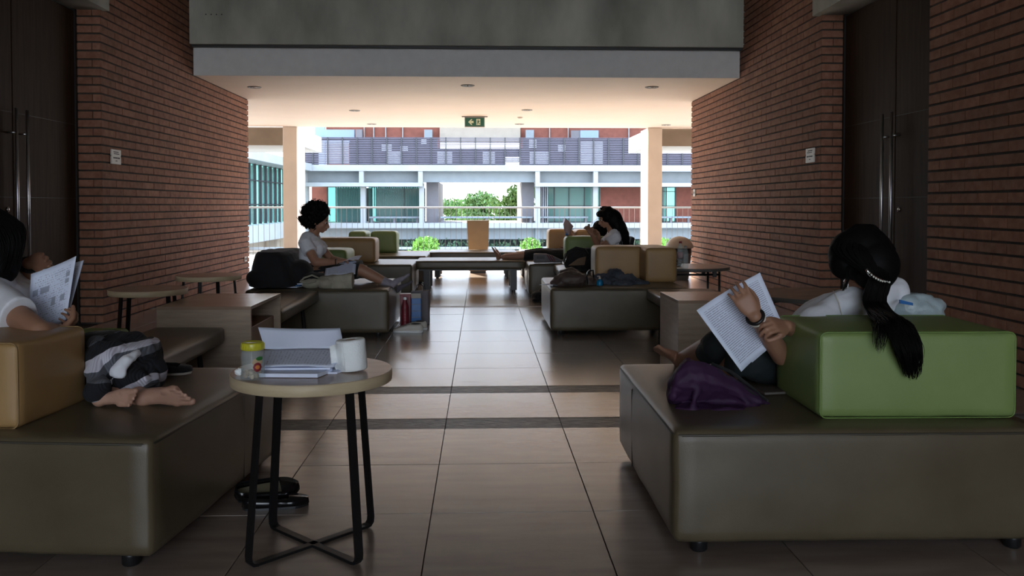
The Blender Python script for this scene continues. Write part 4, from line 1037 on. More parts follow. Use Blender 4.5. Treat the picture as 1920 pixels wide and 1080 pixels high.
add_hand(B, LW, (1, -.25, .1), (-.1, -.2, -1), -1, .92, (30, 45, 30), tcurl=.5)
K1, A1 = at(676, 506, 7.86), at(728, 532, 7.86); K2, A2 = at(672, 504, 8.12), at(738, 536, 8.16)
H1, H2 = P+V((0, -.09, 0)), P+V((0, .09, 0))
B.chain([H1, K1, K1.lerp(A1, .35), A1], (.085, .056, .052, .034)); B.chain([H2, K2, K2.lerp(A2, .35), A2], (.085, .056, .052, .034))
body = B.done('body', 'skin', pa, .006, 3)
face_parts(pa, hc, fw, (.28, 0, 1), .98)
B = Blob(); torso(B, P, N+V((0, 0, .005)), sd_, dp_, k=1.02, cut=.2, w=(.15, .14, .155, .17, .10))
for s_, e_ in ((RS, RE), (LS, LE)): q = s_.lerp(e_, .50); a_ = (e_-s_).normalized(); x_ = a_.cross(V((0, 1, 0))).normalized(); y_ = a_.cross(x_); B.cap(N.lerp(s_, .45), s_, .075, .062); B.loft([(s_-a_*.01, x_*.062, y_*.06), (q, x_*.066, y_*.062)], 18)
for s in (-1, 1): B.ell(P.lerp(N, .62)+dp_*.085+sd_*.06*s, (.055, .062, .06))
B.done('shirt', 'shirt', pa, .006, 2, .006, 14)
# collar and pocket
obj('collar', tube(NB(), [N+V((.055, -.05, .0)), N+V((-.01, -.068, .022)), N+V((-.055, 0, .035)), N+V((-.01, .068, .022)), N+V((.055, .05, 0)), N+V((.085, 0, -.03))], .010, 8, True), 'shirt', pa, True)
B = Blob(); hem1, hem2 = H1.lerp(K1, 1.02), H2.lerp(K2, 1.02)
mid = (hem1+hem2)/2; H = (H1+H2)/2
B.loft([(P.lerp(N, .26), sd_*.16, dp_*.125), (P.lerp(N, .05)-V((.02, 0, .01)), sd_*.175, V((.12, 0, .07))), (H.lerp(mid, .35), V((0, .18, 0)), V((.0, 0, .105))), (H.lerp(mid, .7), V((0, .19, 0)), V((.0, 0, .09))), (mid, V((0, .19, 0)), V((.01, 0, .085)))], 22, 2.6)
B.done('skirt', 'cloth_black', pa, .007, 2, .008, 9)
for a_, h_, t_, m_, bt in ((A1, at(734, 541, 7.86), at(769, 515, 7.84), 'sock', 1), (A2, at(744, 549, 8.17), at(774, 528, 8.15), 'sock2', -1)):
    B = Blob(); k_ = (K1 if bt == 1 else K2); B.cap(a_.lerp(k_, .18), a_, .041, .040); B.cap(a_, V(h_)+V((-.02, 0, .03)), .040, .036)
    d_ = (V(t_)-V(h_)).normalized(); add_foot(B, V(h_)-d_*.006+V((.004, 0, -.004)), V(t_)+d_*.008+V((.004, 0, -.004)), (.7, 0, -.75), bt, toes=False); B.done('sock', m_, pa, .005, 2)
# curly hair
B = Blob(); rnd = random.Random(3); cc = at(592, 401, Y); B.ell(cc, (.118, .12, .112))
B.ell(cc+V((-.035, 0, -.045)), (.085, .11, .085))
for k in range(420):
    d = V((rnd.gauss(0, 1), rnd.gauss(0, 1), rnd.gauss(0, 1))).normalized()
    if d.x > .25 and d.z < -.12: continue
    p_ = cc+V((d.x*.122, d.y*.124, d.z*.116))*1.0*1+d*rnd.uniform(-.012, .008)+V((-.02, 0, -.02))*(d.z < 0 and d.x < .2)
    B.ell(p_, (rnd.uniform(.009, .019),)*3, None, 1)
hr = B.done('curly_hair', 'hair', pa, .006, 1)
bm = NB()
for k in range(260):
    d = V((rnd.gauss(0, 1), rnd.gauss(0, 1), rnd.gauss(0, 1))).normalized()
    if d.x > .3 and d.z < -.1: continue
    c0 = cc+V((d.x*.124, d.y*.126, d.z*.118))+V((-.02, 0, -.02))*(d.z < 0 and d.x < .2); q = d.orthogonal().normalized(); q2 = d.cross(q); rr_ = rnd.uniform(.006, .011)
    tube(bm, [c0+d*.0035*i+(q*math.cos(i*1.1)+q2*math.sin(i*1.1))*rr_ for i in range(rnd.randint(4, 9))], .0018, 4)
o = obj('loose_curls', bm, 'hair', hr, True); o['kind'] = 'stuff'
obj('wristwatch', tube(NB(), [RW+V((.0, .026*math.cos(t), .024*math.sin(t))) for t in [i*.628 for i in range(10)]], .006, 6, True), 'black', pa, True)
b = NB(); bmesh.ops.create_uvsphere(b, u_segments=8, v_segments=6, radius=.009, matrix=M.Translation(at(583, 418, 7.9)+V((0, -.01, 0)))); obj('earring', b, 'chrome', pa, True)
# her things
bp = thing('reading_papers', 'printed white papers on the lap of the curly haired woman', 'papers', (0, 0, 0))
sheet('page', [at(608, 518, 7.66), at(666, 514, 7.66), at(668, 488, 7.90), at(612, 497, 7.92)], 'text', bp, 10, 8, .006)
sheet('upper_page', [at(640, 492, 7.80), at(672, 487, 7.78), at(679, 479, 7.95), at(650, 487, 7.98)], 'paper', bp, 8, 6, .012)
def lump(name, label, cat, build, m, vox=.008, wob=.01, wsc=9, smooth=3, group=None, wave=None):
    t = thing(name, label, cat, (0, 0, 0), 0, group); B = Blob(); build(B); o = B.done('cloth' if cat == 'clothes' else 'bag_body' if 'bag' in cat or 'backpack' in cat else 'body', m, t, vox, smooth, wob, wsc, wave); return t
def f_(B):
    c = at(625, 528, 7.6); B.loft([(at(600, 530, 7.62), V((0, .05, 0)), V((0, 0, .055))), (at(630, 529, 7.60), V((0, .06, 0)), V((0, 0, .063))), (at(662, 526, 7.62), V((0, .06, 0)), V((0, 0, .068)))], 20, 4)
    B.ell(at(585, 532, 7.62), (.09, .07, .045)); B.ell(at(612, 532, 7.58), (.07, .07, .05))
    for k in range(16): B.ell(at(566+R.uniform(0, 45), 524+R.uniform(0, 12), 7.56+R.uniform(0, .1)), (R.uniform(.02, .04), .03, R.uniform(.012, .025)))
tb = lump('canvas_tote', 'cream canvas tote bag with bunched handles beside the curly haired woman', 'bag', f_, 'beige', .006, .008, 16)
for s in (0, 1): obj('handle', tube(NB(), [at(600, 522, 7.56+s*.06), at(585, 516, 7.55+s*.06), at(570, 521, 7.55+s*.05), at(563, 528, 7.56), at(575, 531, 7.54), at(592, 527, 7.53)], .008, 6), 'beige', tb, True)
t = thing('document_pile', 'blue white papers lying on the middle left sofa by the black jacket', 'papers', (0, 0, 0))
for k in range(3):
    x0 = at(500+4*k, 535, 7.62).x; b = NB(); prism(b, [(x0, 7.56+.02*k, .422+.012*k), (x0+.28, 7.54+.02*k, .422+.012*k), (x0+.33, 7.80, .422+.012*k), (x0+.06, 7.82, .422+.012*k)], (0, 0, .009)); obj('document', b, 'paper' if k != 1 else 'blue', t)
def f_(B):
    B.loft([(V((-1.80, 8.0, .430)), V((.25, 0, 0)), V((0, .50, 0))), (V((-1.83, 8.02, .60)), V((.19, 0, 0)), V((0, .47, 0))), (V((-1.85, 8.03, .70)), V((.155, 0, .0)), V((0, .44, 0))), (V((-1.86, 8.03, .728)), V((.12, 0, 0)), V((0, .41, 0)))], 24, 4)
    B.ell((-1.62, 7.80, .55), (.12, .16, .10)); B.ell((-1.50, 7.74, .49), (.16, .12, .055)); B.ell((-1.92, 7.60, .50), (.12, .10, .09))
jk = lump('black_jacket', 'black jacket draped over the backrest block behind the curly haired woman', 'clothes', f_, 'cloth_black', .009, .010, 5)
# ---------- long haired woman in the middle right
pb_ = person('woman with long wavy black hair and white tee holding her hands before her face')
hc = at(1137, 409, 10.0); fw = V((-1, -.15, -.35)); P, N = at(1162, 492, 10.05), at(1150, 436, 10.03); sd_ = V((0, 1, 0)); dp_ = V((-1, 0, .1)).normalized()
LS, RS = N+V((.01, -.165, -.05)), N+V((.01, .165, -.05)); LE, LW = at(1123, 466, 9.80), at(1110, 440, 9.72); RE, RW = at(1120, 468, 10.15), at(1122, 441, 9.95)
B = Blob(); torso(B, P, N, sd_, dp_, k=.9); add_head(B, hc, fw, (-.3, 0, 1), .98); B.cap(N-V((0, 0, .03)), hc-V((-.03, 0, .05)), .05, .046)
limb3(B, LS, LE, LW, (.046, .042, .036, .035, .024)); limb3(B, RS, RE, RW, (.046, .042, .036, .035, .024))
add_hand(B, LW, at(1099, 422, 9.72)-LW, (-.5, .5, .2), -1, .92, (25, 45, 30), tcurl=.5); add_hand(B, RW, at(1108, 424, 9.9)-RW, (-.6, -.5, .1), 1, .92, (25, 45, 30), tcurl=.5)
for s in (-1, 1): K_ = P+V((-.36, s*.16, .06)); A_ = P+V((-.24, -s*.10, -.035)); B.chain([P+V((0, s*.08, 0)), K_, A_], (.08, .052, .034)); add_foot(B, A_+V((0, s*.03, -.03)), A_+V((-.02, -s*.19, -.03)), (0, 0, -1), s)
B.done('body', 'skin', pb_, .006, 3); face_parts(pb_, hc, fw, (-.3, 0, 1), .98)
B = Blob(); torso(B, P, N+V((0, 0, .004)), sd_, dp_, k=1., cut=-1, w=(.155, .14, .155, .17, .10))
for s_, e_ in ((RS, RE), (LS, LE)): q = s_.lerp(e_, .52); a_ = (e_-s_).normalized(); x_ = a_.cross(V((0, 1, 0))).normalized(); y_ = a_.cross(x_); B.cap(N.lerp(s_, .45), s_, .072, .06); B.loft([(s_-a_*.01, x_*.06, y_*.058), (q, x_*.066, y_*.062)], 18)
B.done('tee_shirt', 'shirt', pb_, .006, 2, .006, 12)
B = Blob()
for s in (-1, 1): K_ = P+V((-.36, s*.16, .06)); A_ = P+V((-.24, -s*.10, -.035)); B.chain([P+V((0, s*.07, .01)), K_, K_.lerp(A_, .8)], (.095, .066, .05))
B.done('trousers', 'cloth_black', pb_, .008, 2, .005, 10)
B = Blob(); f3, u3, r3 = frame(fw, (-.3, 0, 1)); B.ell(hc-f3*.022+u3*.028, (.092, .108, .108), None); B.ell(hc-f3*.07-u3*.04, (.085, .10, .12)); B.ell(hc+f3*.05+u3*.07, (.055, .075, .045))
B.chain([hc-f3*.06-u3*.02, at(1163, 430, 10.0), at(1168, 455, 10.02), at(1172, 470, 10.05)], (.10, .088, .075, .03))
hb = B.done('long_hair', 'hair', pb_, .007, 2, .014, 12)
gd = [[(hc-f3*.02+u3*.11, .05), (hc-f3*.11+u3*.02+V((0, s*.05, 0)), .05), (at(1163, 430, 10.0+s*.07), .05), (at(1168, 452, 9.98+s*.09), .06), (at(1172+R.uniform(-8, 6), 474, 10.0+s*.1), .05)] for s in (-1, -.3, .4, 1)]
strands('hair_strands', hb, gd, 90, 1.2, .0026, .02, seed=4, ends=.5)
t = thing('phone', 'small phone with a white cord in the hands of the long haired woman', 'phone', at(1104, 428, 9.80)); b = NB(); box(b, -.006, .006, -.03, .03, -.05, .05, .003); obj('phone_body', b, 'black', t)
obj('cord', tube(NB(), [at(1106, 426, 9.8)-at(1104, 428, 9.8), at(1112, 418, 9.8)-at(1104, 428, 9.8), at(1122, 410, 9.85)-at(1104, 428, 9.8)], .0022, 5), 'plate', t, True); t.rotation_euler = (0, 0, .2)
# what she sits on
bench('low olive brown bench under the black backpack and the long haired woman', .88, 1.85, 8.80, 10.56, .41)
ck = thing('black_cushion', 'thin black back cushion behind the long haired woman', 'cushion', (at(1174, 0, 10.12).x, 10.14, .412), 0); ck.rotation_euler = (0, rad(12), 0)
obj('pad', rbox(.04, .30, .36, .015, .004, 8, .002), 'cloth_black', ck, True)
# ---------- person lying back further behind
pc = person('person in black reclining behind the green block, bare feet up on the middle bench')
hc = at(1122, 431, 11.55); P, N = at(1076, 480, 11.6), at(1112, 450, 11.57); fw = V((-.9, 0, .5)); ax_ = (N-P).normalized(); dp_ = V((-.55, 0, .8)).normalized()
B = Blob(); torso(B, P, N, (0, 1, 0), dp_, k=.88); add_head(B, hc, fw, (.5, 0, 1), .98); B.cap(N, hc, .05, .045)
A1, A2 = at(944, 482, 11.55), at(948, 480, 11.75); K1, K2 = at(1008, 478, 11.52), at(1008, 475, 11.78)
B.chain([P+V((0, -.08, 0)), K1, K1.lerp(A1, .4), A1], (.08, .054, .050, .034)); B.chain([P+V((0, .08, 0)), K2, K2.lerp(A2, .4), A2], (.08, .054, .05, .034))
add_foot(B, at(932, 488, 11.55), at(921, 462, 11.5), (-1, 0, -.25), 1); add_foot(B, at(936, 486, 11.77), at(927, 463, 11.77), (-1, 0, -.25), -1)
E_, W_ = at(1090, 468, 11.40), at(1072, 450, 11.36); limb3(B, N+V((0, -.15, -.02)), E_, W_, (.045, .042, .036, .034, .024)); add_hand(B, W_, at(1068, 438, 11.36)-W_, (-.3, .8, .1), -1, .95, (25, 45, 30), tcurl=.5)
limb3(B, N+V((0, .15, -.02)), at(1085, 478, 11.8), at(1062, 470, 11.75), (.045, .042, .036, .034, .024)); add_hand(B, at(1062, 470, 11.75), (-1, 0, 0), (0, -1, 0), 1, .95)
B.done('body', 'skin', pc, .0065, 3); face_parts(pc, hc, fw, (.5, 0, 1), .98)
B = Blob(); torso(B, P, N, (0, 1, 0), dp_, k=.97, cut=-1); B.done('black_top', 'cloth_black', pc, .008, 2, .005, 10)
B = Blob()
for s, K_, A_ in ((-1, K1, A1), (1, K2, A2)): B.chain([P+V((0, s*.07, 0)), K_], (.10, .075)); d_ = (A_-K_).normalized(); B.loft([(K_, V((0, .068, 0)), V((0, 0, .068))), (K_.lerp(A_, .40), V((0, .066, 0)), V((0, 0, .062)))], 18)
B.done('trousers', 'cloth_black', pc, .007, 2, .006, 10)
B = Blob(); B.ell(hc+V((.02, 0, .03)), (.10, .105, .10)); B.ell(hc+V((.05, 0, -.03)), (.08, .1, .09)); B.done('hair', 'hair', pc, .007, 2, .008, 18)
t = thing('paper_leaflet', 'pinkish folded leaflet held up beside the green block', 'leaflet', (0, 0, 0))
q = 11.3; sheet('leaflet_page', [at(1059, 436, q), at(1068, 440, q+.02), at(1075, 424, q+.08), at(1060, 409, q)], 'pink', t, 6, 6, .01, th=.002)
sheet('folded_page', [at(1058, 432, q+.02), at(1061, 440, q), at(1061, 409, q), at(1056, 420, q+.06)], 'pink', t, 4, 6, .006, th=.002)
bottle('small bottle with a blue label on the green block, beside the pink leaflet', at(1060, 0, 11.12).x+.02, 11.1, .735, .06, .022, 'clear', 'blue', 'blue', None, 'small_bottle')
# ---------- bags and clothes on the right sofas
def f_(B):
    z = lambda px, py: at(px, py, 9.55)
    B.loft([(z(1085, 503), V((.15, 0, 0)), V((0, .11, 0))), (z(1083, 490), V((.165, 0, 0)), V((0, .12, 0))), (z(1084, 476), V((.15, 0, 0)), V((0, .11, 0))), (z(1088, 467), V((.10, 0, 0)), V((0, .08, 0)))], 22, 3)
    B.ell(z(1095, 492), (.13, .13, .10)); B.ell(z(1074, 497), (.10, .12, .06)); B.ell(z(1102, 478), (.08, .1, .08))
bpk = lump('backpack', 'black backpack with a tan front panel leaning beside the tan backrest', 'backpack', f_, 'cloth_black', .008, .012, 10)
z = lambda px, py, y=9.40: at(px, py, y)
b = NB(); prism(b, [z(1066, 498), z(1096, 497), z(1099, 481), z(1084, 485)], (0, .02, 0)); obj('front_panel', b, 'brownpanel', bpk)
for k in range(2): obj('strap', tube(NB(), [z(1060, 486, 9.45), z(1064, 472+3*k, 9.44), z(1080, 464+3*k, 9.42), z(1096, 467+3*k, 9.44), z(1104, 478, 9.46)], .011, 6), 'cloth_black', bpk, True)
obj('zip_edge', tube(NB(), [z(1057, 497, 9.44), z(1061, 487, 9.42), z(1063, 481, 9.42)], .0045, 6), 'chrome', bpk, True)
def f_(B):
    B.ell(at(1070, 524, 7.75), (.16, .12, .075)); B.ell(at(1052, 530, 7.75), (.10, .10, .045)); B.ell(at(1090, 526, 7.80), (.14, .11, .06)); B.ell(at(1068, 514, 7.85), (.11, .1, .06)); B.ell(at(1108, 531, 7.78), (.10, .09, .035))
bb = lump('brown_shoulder_bag', 'slouchy dark brown bag at the left end of the middle right sofa', 'bag', f_, 'brownbag', .007, .014, 13)
obj('handle', tube(NB(), [at(1102, 532, 7.70), at(1100, 518, 7.68), at(1105, 508, 7.70), at(1112, 507, 7.74), at(1113, 524, 7.80)], .007, 8), 'black', bb, True)
obj('buckle', tube(NB(), [at(1099, 520, 7.66)+V((.0, 0, 0)), at(1101, 511, 7.66), at(1106, 506, 7.68)], .0045, 6), 'chrome', bb, True)
def f_(B):
    for (px, py, y, a, c) in ((1140, 528, 7.9, .12, .05), (1155, 519, 8.0, .09, .07), (1172, 526, 7.95, .11, .06), (1190, 531, 7.9, .10, .035), (1130, 524, 8.0, .10, .045), (1165, 531, 7.82, .14, .035), (1205, 534, 7.88, .06, .025), (1118, 530, 7.98, .08, .03), (1150, 512, 8.08, .05, .04)): B.ell(at(px, py, y), (a, .11, c))
lump('crumpled_clothes', 'crumpled blue grey clothes heaped before the tan backrest blocks', 'clothes', f_, 'denim', .007, .028, 15)
bt = thing('gel_bottle', 'tiny bright blue pump bottle on the edge of the middle right sofa', 'bottle', (at(1126, 0, 7.64).x, 7.64, .423))
obj('bottle_body', lathe(NB(), [(0, 0), (.026, 0), (.030, .008), (.028, .04), (.012, .056), (.008, .06)], 24), 'cyan', bt, True); obj('pump', lathe(NB(), [(.010, .058), (.010, .072), (.004, .074), (.004, .085), (0, .085)], 12), 'plate', bt, True); obj('nozzle', tube(NB(), [(0, 0, .084), (-.022, 0, .082)], .004, 8), 'plate', bt, True)
sh = thing('loose_paper', 'white paper corner sticking out over the middle right sofa end', 'paper', (0, 0, 0)); q = .424
sheet('page', [(at(1013, 0, 7.75).x-.01, 7.72, q), (at(1045, 0, 7.7).x, 7.66, q), (at(1045, 0, 7.8).x, 7.86, q), (at(1030, 0, 7.9).x, 7.86, q)], 'paper', sh, 4, 4, .002)
nb = thing('tissue_box', 'white and purple soft box lying on the front edge of the third right sofa', 'box', (0, 0, 0))
B = Blob(); B.loft([(at(1001, 484, 10.75), V((0, .07, 0)), V((0, 0, .056))), (at(1024, 484, 10.75), V((0, .07, 0)), V((0, 0, .058))), (at(1042, 487, 10.78), V((0, .06, 0)), V((0, 0, .035))), (at(1054, 490, 10.78), V((0, .05, 0)), V((0, 0, .016)))], 20, 4)
B.done('wrapper', 'lilac', nb, .006, 2, .006, 14); b = NB(); box(b, 0, .10, -.004, .004, -.018, .018); bmesh.ops.translate(b, verts=b.verts, vec=at(1006, 483, 10.678)); obj('dark_window', b, 'ink', nb)
for k in range(3): obj('stripe', tube(NB(), [at(1026+4*k, 478, 10.69), at(1033+4*k, 490, 10.69)], .005, 5), 'red', nb)
def f_(B): B.ell(at(1013, 556, 10.2), (.11, .12, .07)); B.ell(at(1022, 550, 10.25), (.09, .1, .09)); B.ell(at(1006, 562, 10.15), (.06, .08, .035))
lump('floor_bag', 'small black bag on the floor between the right sofas', 'bag', f_, 'cloth_black', .008, .012, 11)
cs = thing('black_case', 'small black case on the folding table behind the tan block', 'case', (at(1268, 0, 8.8).x, 8.85, .5155)); obj('case_body', rbox(.14, .12, .06, .02, .004, 6), 'cloth_black', cs, True); obj('zip', tube(NB(), [(-.06, -.062, .032), (.06, -.062, .032)], .003, 5), 'steel', cs)
# ---------- near right reader with the ponytail
pd = person('woman with a long black ponytail and white shirt reading behind the green block')
C0 = V((0, 0, EYE))
P, N = at(1466, 684, 3.64), at(1616, 560, 3.50); hc = at(1616, 490, 3.50)
fw = V((-.80, .55, -.35)).normalized(); sL = V((-.80, -.60, -.04)).normalized(); ax_ = (N-P).normalized(); dpt = ax_.cross(sL).normalized()
if dpt.x > 0: dpt = -dpt
LS, RS = N+sL*.150-ax_*.045, N-sL*.190+V((.01, -.06, .015))
LE, LW = at(1466, 666, 3.25), at(1416, 594, 3.08); RE, RW = at(1528, 640, 3.47), at(1474, 612, 3.10)
B = Blob(); torso(B, P, N, sL, dpt, k=.92); add_head(B, hc, fw, (-.1, 0, 1)); B.cap(N-ax_*.03, hc-V((-.02, 0, .05)), .05, .048)
limb3(B, LS, LE, LW, (.048, .046, .040, .037, .025)); limb3(B, RS, RE, RW, (.048, .044, .037, .036, .025))
hd_ = (at(1384, 545, 3.10)-LW)
tipsL = add_hand(B, LW, hd_, (.12, 1, .0), -1, .95, (12, 30, 30), 7, tcurl=.2, th_out=.35)
add_hand(B, RW, at(1434, 606, 3.03)-RW, (-.35, .6, -.75), 1, .93, (32, 52, 35), 2, tcurl=.5, th_out=.35)
K1, A1 = at(1350, 648, 3.52), at(1276, 676, 3.86); K2, A2 = at(1398, 668, 3.36), at(1345, 715, 3.52)
H1, H2 = P+V((-.02, .08, 0)), P+V((0, -.09, -.01))
B.chain([H1, K1, K1.lerp(A1, .35), A1], (.085, .060, .054, .034)); B.chain([H2, K2, K2.lerp(A2, .35), A2], (.085, .060, .052, .034))
add_foot(B, at(1276, 692, 3.88), at(1224, 650, 3.80), (-.55, -.45, -.65), 1); add_foot(B, at(1348, 726, 3.52), at(1300, 722, 3.60), (0, 0, -1), -1)
B.done('body', 'skin', pd, .0042, 4); face_parts(pd, hc, fw, (-.1, 0, 1))
B = Blob(); torso(B, P, N, sL, dpt, k=1.04, cut=-1, w=(.15, .145, .16, .172, .085), dp=(.11, .105, .112, .09, .055))
for s_, e_, fr in ((LS, LE, .55), (RS, RE, .55)):
    q = s_.lerp(e_, fr); a_ = (e_-s_).normalized(); x_ = a_.cross(V((0, 0, 1))).normalized(); y_ = a_.cross(x_)
    B.cap(N.lerp(s_, .4), s_, .07, .064); B.loft([(s_-a_*.012, x_*.062, y_*.064), (s_.lerp(q, .5), x_*.066, y_*.07), (q, x_*.072, y_*.080)], 22)
def wv(p_):
    d = (p_-LS); return .005*math.sin(55*(d.x*.6-d.z*.8)+3*noise.noise(p_*6))*max(0, 1-d.length/.32)
B.done('shirt', 'shirt', pd, .0045, 3, .007, 9, wv)
obj('shirt_seam', tube(NB(), [at(1562, 545, 3.37), at(1573, 568, 3.345), at(1578, 592, 3.35)], .0022, 6), 'plate', pd, True)
B = Blob()
for H_, K_, A_ in ((H1, K1, A1), (H2, K2, A2)): B.chain([H_, K_], (.105, .074)); B.loft([(K_, V((.0, .05, .05)).normalized()*.07, V((.07, 0, 0))), (K_.lerp(A_, .28), V((0, .05, .05)).normalized()*.066, V((.058, 0, .02)))], 18)
B.ell(P, (.15, .15, .10)); B.done('trousers', 'cloth_navy', pd, .006, 3, .008, 9)
# hair: cap, fall, ponytail
B = Blob(); f3, u3, r3 = frame(fw, (-.1, 0, 1)); bk_ = at(1632, 470, 3.40)
B.ell(at(1617, 476, 3.49), (.122, .110, .118)); B.ell(at(1598, 476, 3.49), (.095, .095, .10)); B.ell(at(1640, 498, 3.43), (.098, .085, .105)); B.ell(at(1584, 492, 3.48), (.062, .07, .072)); B.ell(at(1646, 530, 3.41), (.050, .045, .080))
ha = B.done('hair', 'hair', pd, .005, 7, .002, 16)
gd = []
top = at(1625, 424, 3.47); cl = at(1648, 528, 3.325)
for k in range(13):
    a = -1.25+.2*k; m_ = at(1619+60*math.sin(a), 466, 3.385+.085*math.sin(a)**2)
    gd.append([(top+V((.03*math.sin(a), .01, 0)), .018), (m_, .012), (m_.lerp(cl, .6)+V((.012*math.sin(a), -.006, 0)), .012), (cl+V((.02*math.sin(a), 0, 0)), .012)])
strands('hair_strands', ha, gd, 30, 1, .0016, .004, seed=2)
gd = [[(cl+V((0, -.01, .02)), .040), (at(1640, 560, 3.30), .046), (at(1650, 585, 3.22), .050), (at(1666, 600, 3.04), .052), (at(1686, 614, 2.865), .052), (at(1700, 642, 2.815), .050), (at(1706, 672, 2.825), .042), (at(1709, 706, 2.835), .024)]]
strands('ponytail', ha, gd, 620, 1, .0019, .014, seed=6, ends=1.5)
gd = [[(cl, .012), (at(1634, 570, 3.29), .014), (at(1650, 592, 3.10), .02), (at(1652, 616, 2.852), .030), (at(1650, 644, 2.835), .020), (at(1648, 660, 2.84), .01)]]
strands('loose_strands', ha, gd, 40, 1, .0014, .02, seed=7, ends=1)
obj('neck_strands', strands('neck_strands', None, [[(at(1592, 500, 3.40), .01), (at(1590, 525, 3.38), .01), (at(1580, 545, 3.37), .008)]], 14, 1, .0013, .01, seed=9).data, 'hair', ha) ; 
for o in [o for o in S.objects if o.name.startswith('neck_strands') and o.parent is None]: bpy.data.objects.remove(o)
for o in S.objects:
    if o.name.startswith('neck_strands'): o['kind'] = 'stuff'
# jewelled clip
clp = thing('hair_clip', 'curved silver hair clip set with clear stones holding the ponytail', 'hair clip', (0, 0, 0))
pts = [at(1624+42*t, 505+24*t**.72+4*math.sin(math.pi*t), 3.285+.02*t) for t in [i/10 for i in range(11)]]
obj('clip_bar', tube(NB(), pts, [.003+.006*math.sin(math.pi*min(1, .12+t*.08)) for t in range(11)], 8), 'chrome', clp, True)
gem = mat('clear_gem', (.85, .83, .74), .08, spec=1., trans=.3, var=.03)
for i in range(1, 11):
    b = NB(); bmesh.ops.create_icosphere(b, subdivisions=1, radius=.0058-.00015*abs(i-6), matrix=M.Translation(pts[i]+V((0, -.006, 0)))); obj('stone', b, gem, clp)
# wrist bands
def ring_at(c, ax, r1, r2, name, m, par, off=0):
    ax = V(ax).normalized(); q = ax.orthogonal().normalized(); q2 = ax.cross(q); c = V(c)+ax*off
    return obj(name, tube(NB(), [c+(q*math.cos(t)+q2*math.sin(t))*r1 for t in [i*2*math.pi/24 for i in range(24)]], r2, 8, True), m, par, True)
fa = (LE-LW); ring_at(LW, fa, .030, .0065, 'black_bracelet', 'black', pd, .000); ring_at(LW, fa, .0315, .0030, 'white_bracelet', 'plate', pd, .016)
ne = strands('earring_hoop', None, [], 0, 1)
bpy.data.objects.remove(ne)
obj('earring', tube(NB(), [at(1586, 532, 3.40)+V((.010*math.cos(t), 0, .022*math.sin(t))) for t in [i*.785 for i in range(8)]], .0010, 5, True), 'chrome', pd, True)
# her pages
pg = thing('printed_pages', 'two printed white pages held up by the reader with the ponytail', 'papers', (0, 0, 0))
q = 3.165
sheet('front_page', [at(1390, 697, q-.02), at(1446, 648, q+.03), at(1384, 532, q+.03), at(1306, 582, q)], 'text', pg, 12, 14, -.012)
sheet('back_page', [at(1410, 680, q+.03), at(1476, 628, q+.045), at(1425, 511, q+.05), at(1352, 552, q+.04)], 'text', pg, 12, 14, -.008)
# purple bag, phone
def f_(B):
    z = lambda px, py, y: at(px, py, y)
    secs = []
    for (px, t_, b_, dp, lean) in ((1253, 712, 748, .05, 0), (1262, 690, 762, .075, 0), (1282, 673, 768, .085, .0), (1318, 678, 769, .09, .01), (1350, 694, 770, .09, .01), (1385, 716, 771, .08, .01), (1415, 736, 771, .06, 0), (1440, 752, 770, .035, 0)):
        c = (z(px, t_, 3.12)+z(px, b_, 3.12))/2; h = (z(px, t_, 3.12)-z(px, b_, 3.12)).z/2
        secs.append((c+V((0, lean, 0)), V((0, dp, -h*.35)), V((0, -.015, h))))
    B.loft(secs, 16, 1.55)
    B.cap(z(1290, 680, 3.14), z(1262, 742, 3.06), .016, .022); B.cap(z(1318, 690, 3.08), z(1300, 760, 3.03), .010, .016); B.cap(z(1335, 702, 3.07), z(1410, 760, 3.06), .010, .014)
    B.ell(z(1345, 764, 3.06), (.16, .06, .012))
pu = lump('purple_bag', 'soft purple nylon bag slumped on the nearest right sofa', 'bag', f_, 'purple', .005, 0, 14, 2, wave=lambda p_: -.016*abs(noise.noise(p_*11))-.006*abs(noise.noise(p_*26+V((3, 1, 2))))+.005)
obj('zip_band', tube(NB(), [at(1332, 690, 3.11), at(1360, 706, 3.09), at(1395, 728, 3.075), at(1425, 748, 3.08), at(1436, 758, 3.08)], [.006, .007, .007, .006, .004], 8), 'cloth_black', pu, True)
obj('handle', tube(NB(), [at(1335, 682, 3.16), at(1372, 698, 3.17), at(1408, 726, 3.16), at(1438, 752, 3.10), at(1430, 768, 3.06)], .006, 8), 'cloth_black', pu, True)
ph = thing('notebook', 'thin dark notebook lying between the purple bag and the green block', 'notebook', (at(1462, 0, 3.25).x, 3.26, .4225), rad(8)); obj('cover', bx(-.07, .07, -.05, .05, 0, .010, bev=.002), 'brownbag', ph); obj('pages', bx(-.068, .068, -.051, .048, .002, .008), 'bin', ph)
# plastic bag behind green block
def f_(B):
    c = at(1725, 600, 3.50); B.loft([(V((c.x, 3.52, .425)), V((.10, 0, 0)), V((0, .09, 0))), (V((c.x, 3.52, .60)), V((.115, 0, 0)), V((0, .09, 0))), (V((c.x-.01, 3.52, .72)), V((.10, 0, 0)), V((0, .07, 0))), (V((c.x-.02, 3.52, .765)), V((.07, 0, 0)), V((0, .04, 0)))], 22, 2.6)
    B.ell((c.x-.05, 3.5, .735), (.05, .05, .035)); B.ell((c.x+.05, 3.5, .725), (.05, .05, .028))
pl = lump('plastic_carrier_bag', 'thin translucent white plastic bag with blue print behind the green block', 'bag', f_, 'film', .006, .016, 14)
b = NB(); prism(b, [at(1688, 562, 3.40), at(1712, 568, 3.40), at(1712, 573, 3.40), at(1688, 569, 3.40)], (0, .01, 0)); obj('blue_print', b, 'blue', pl)
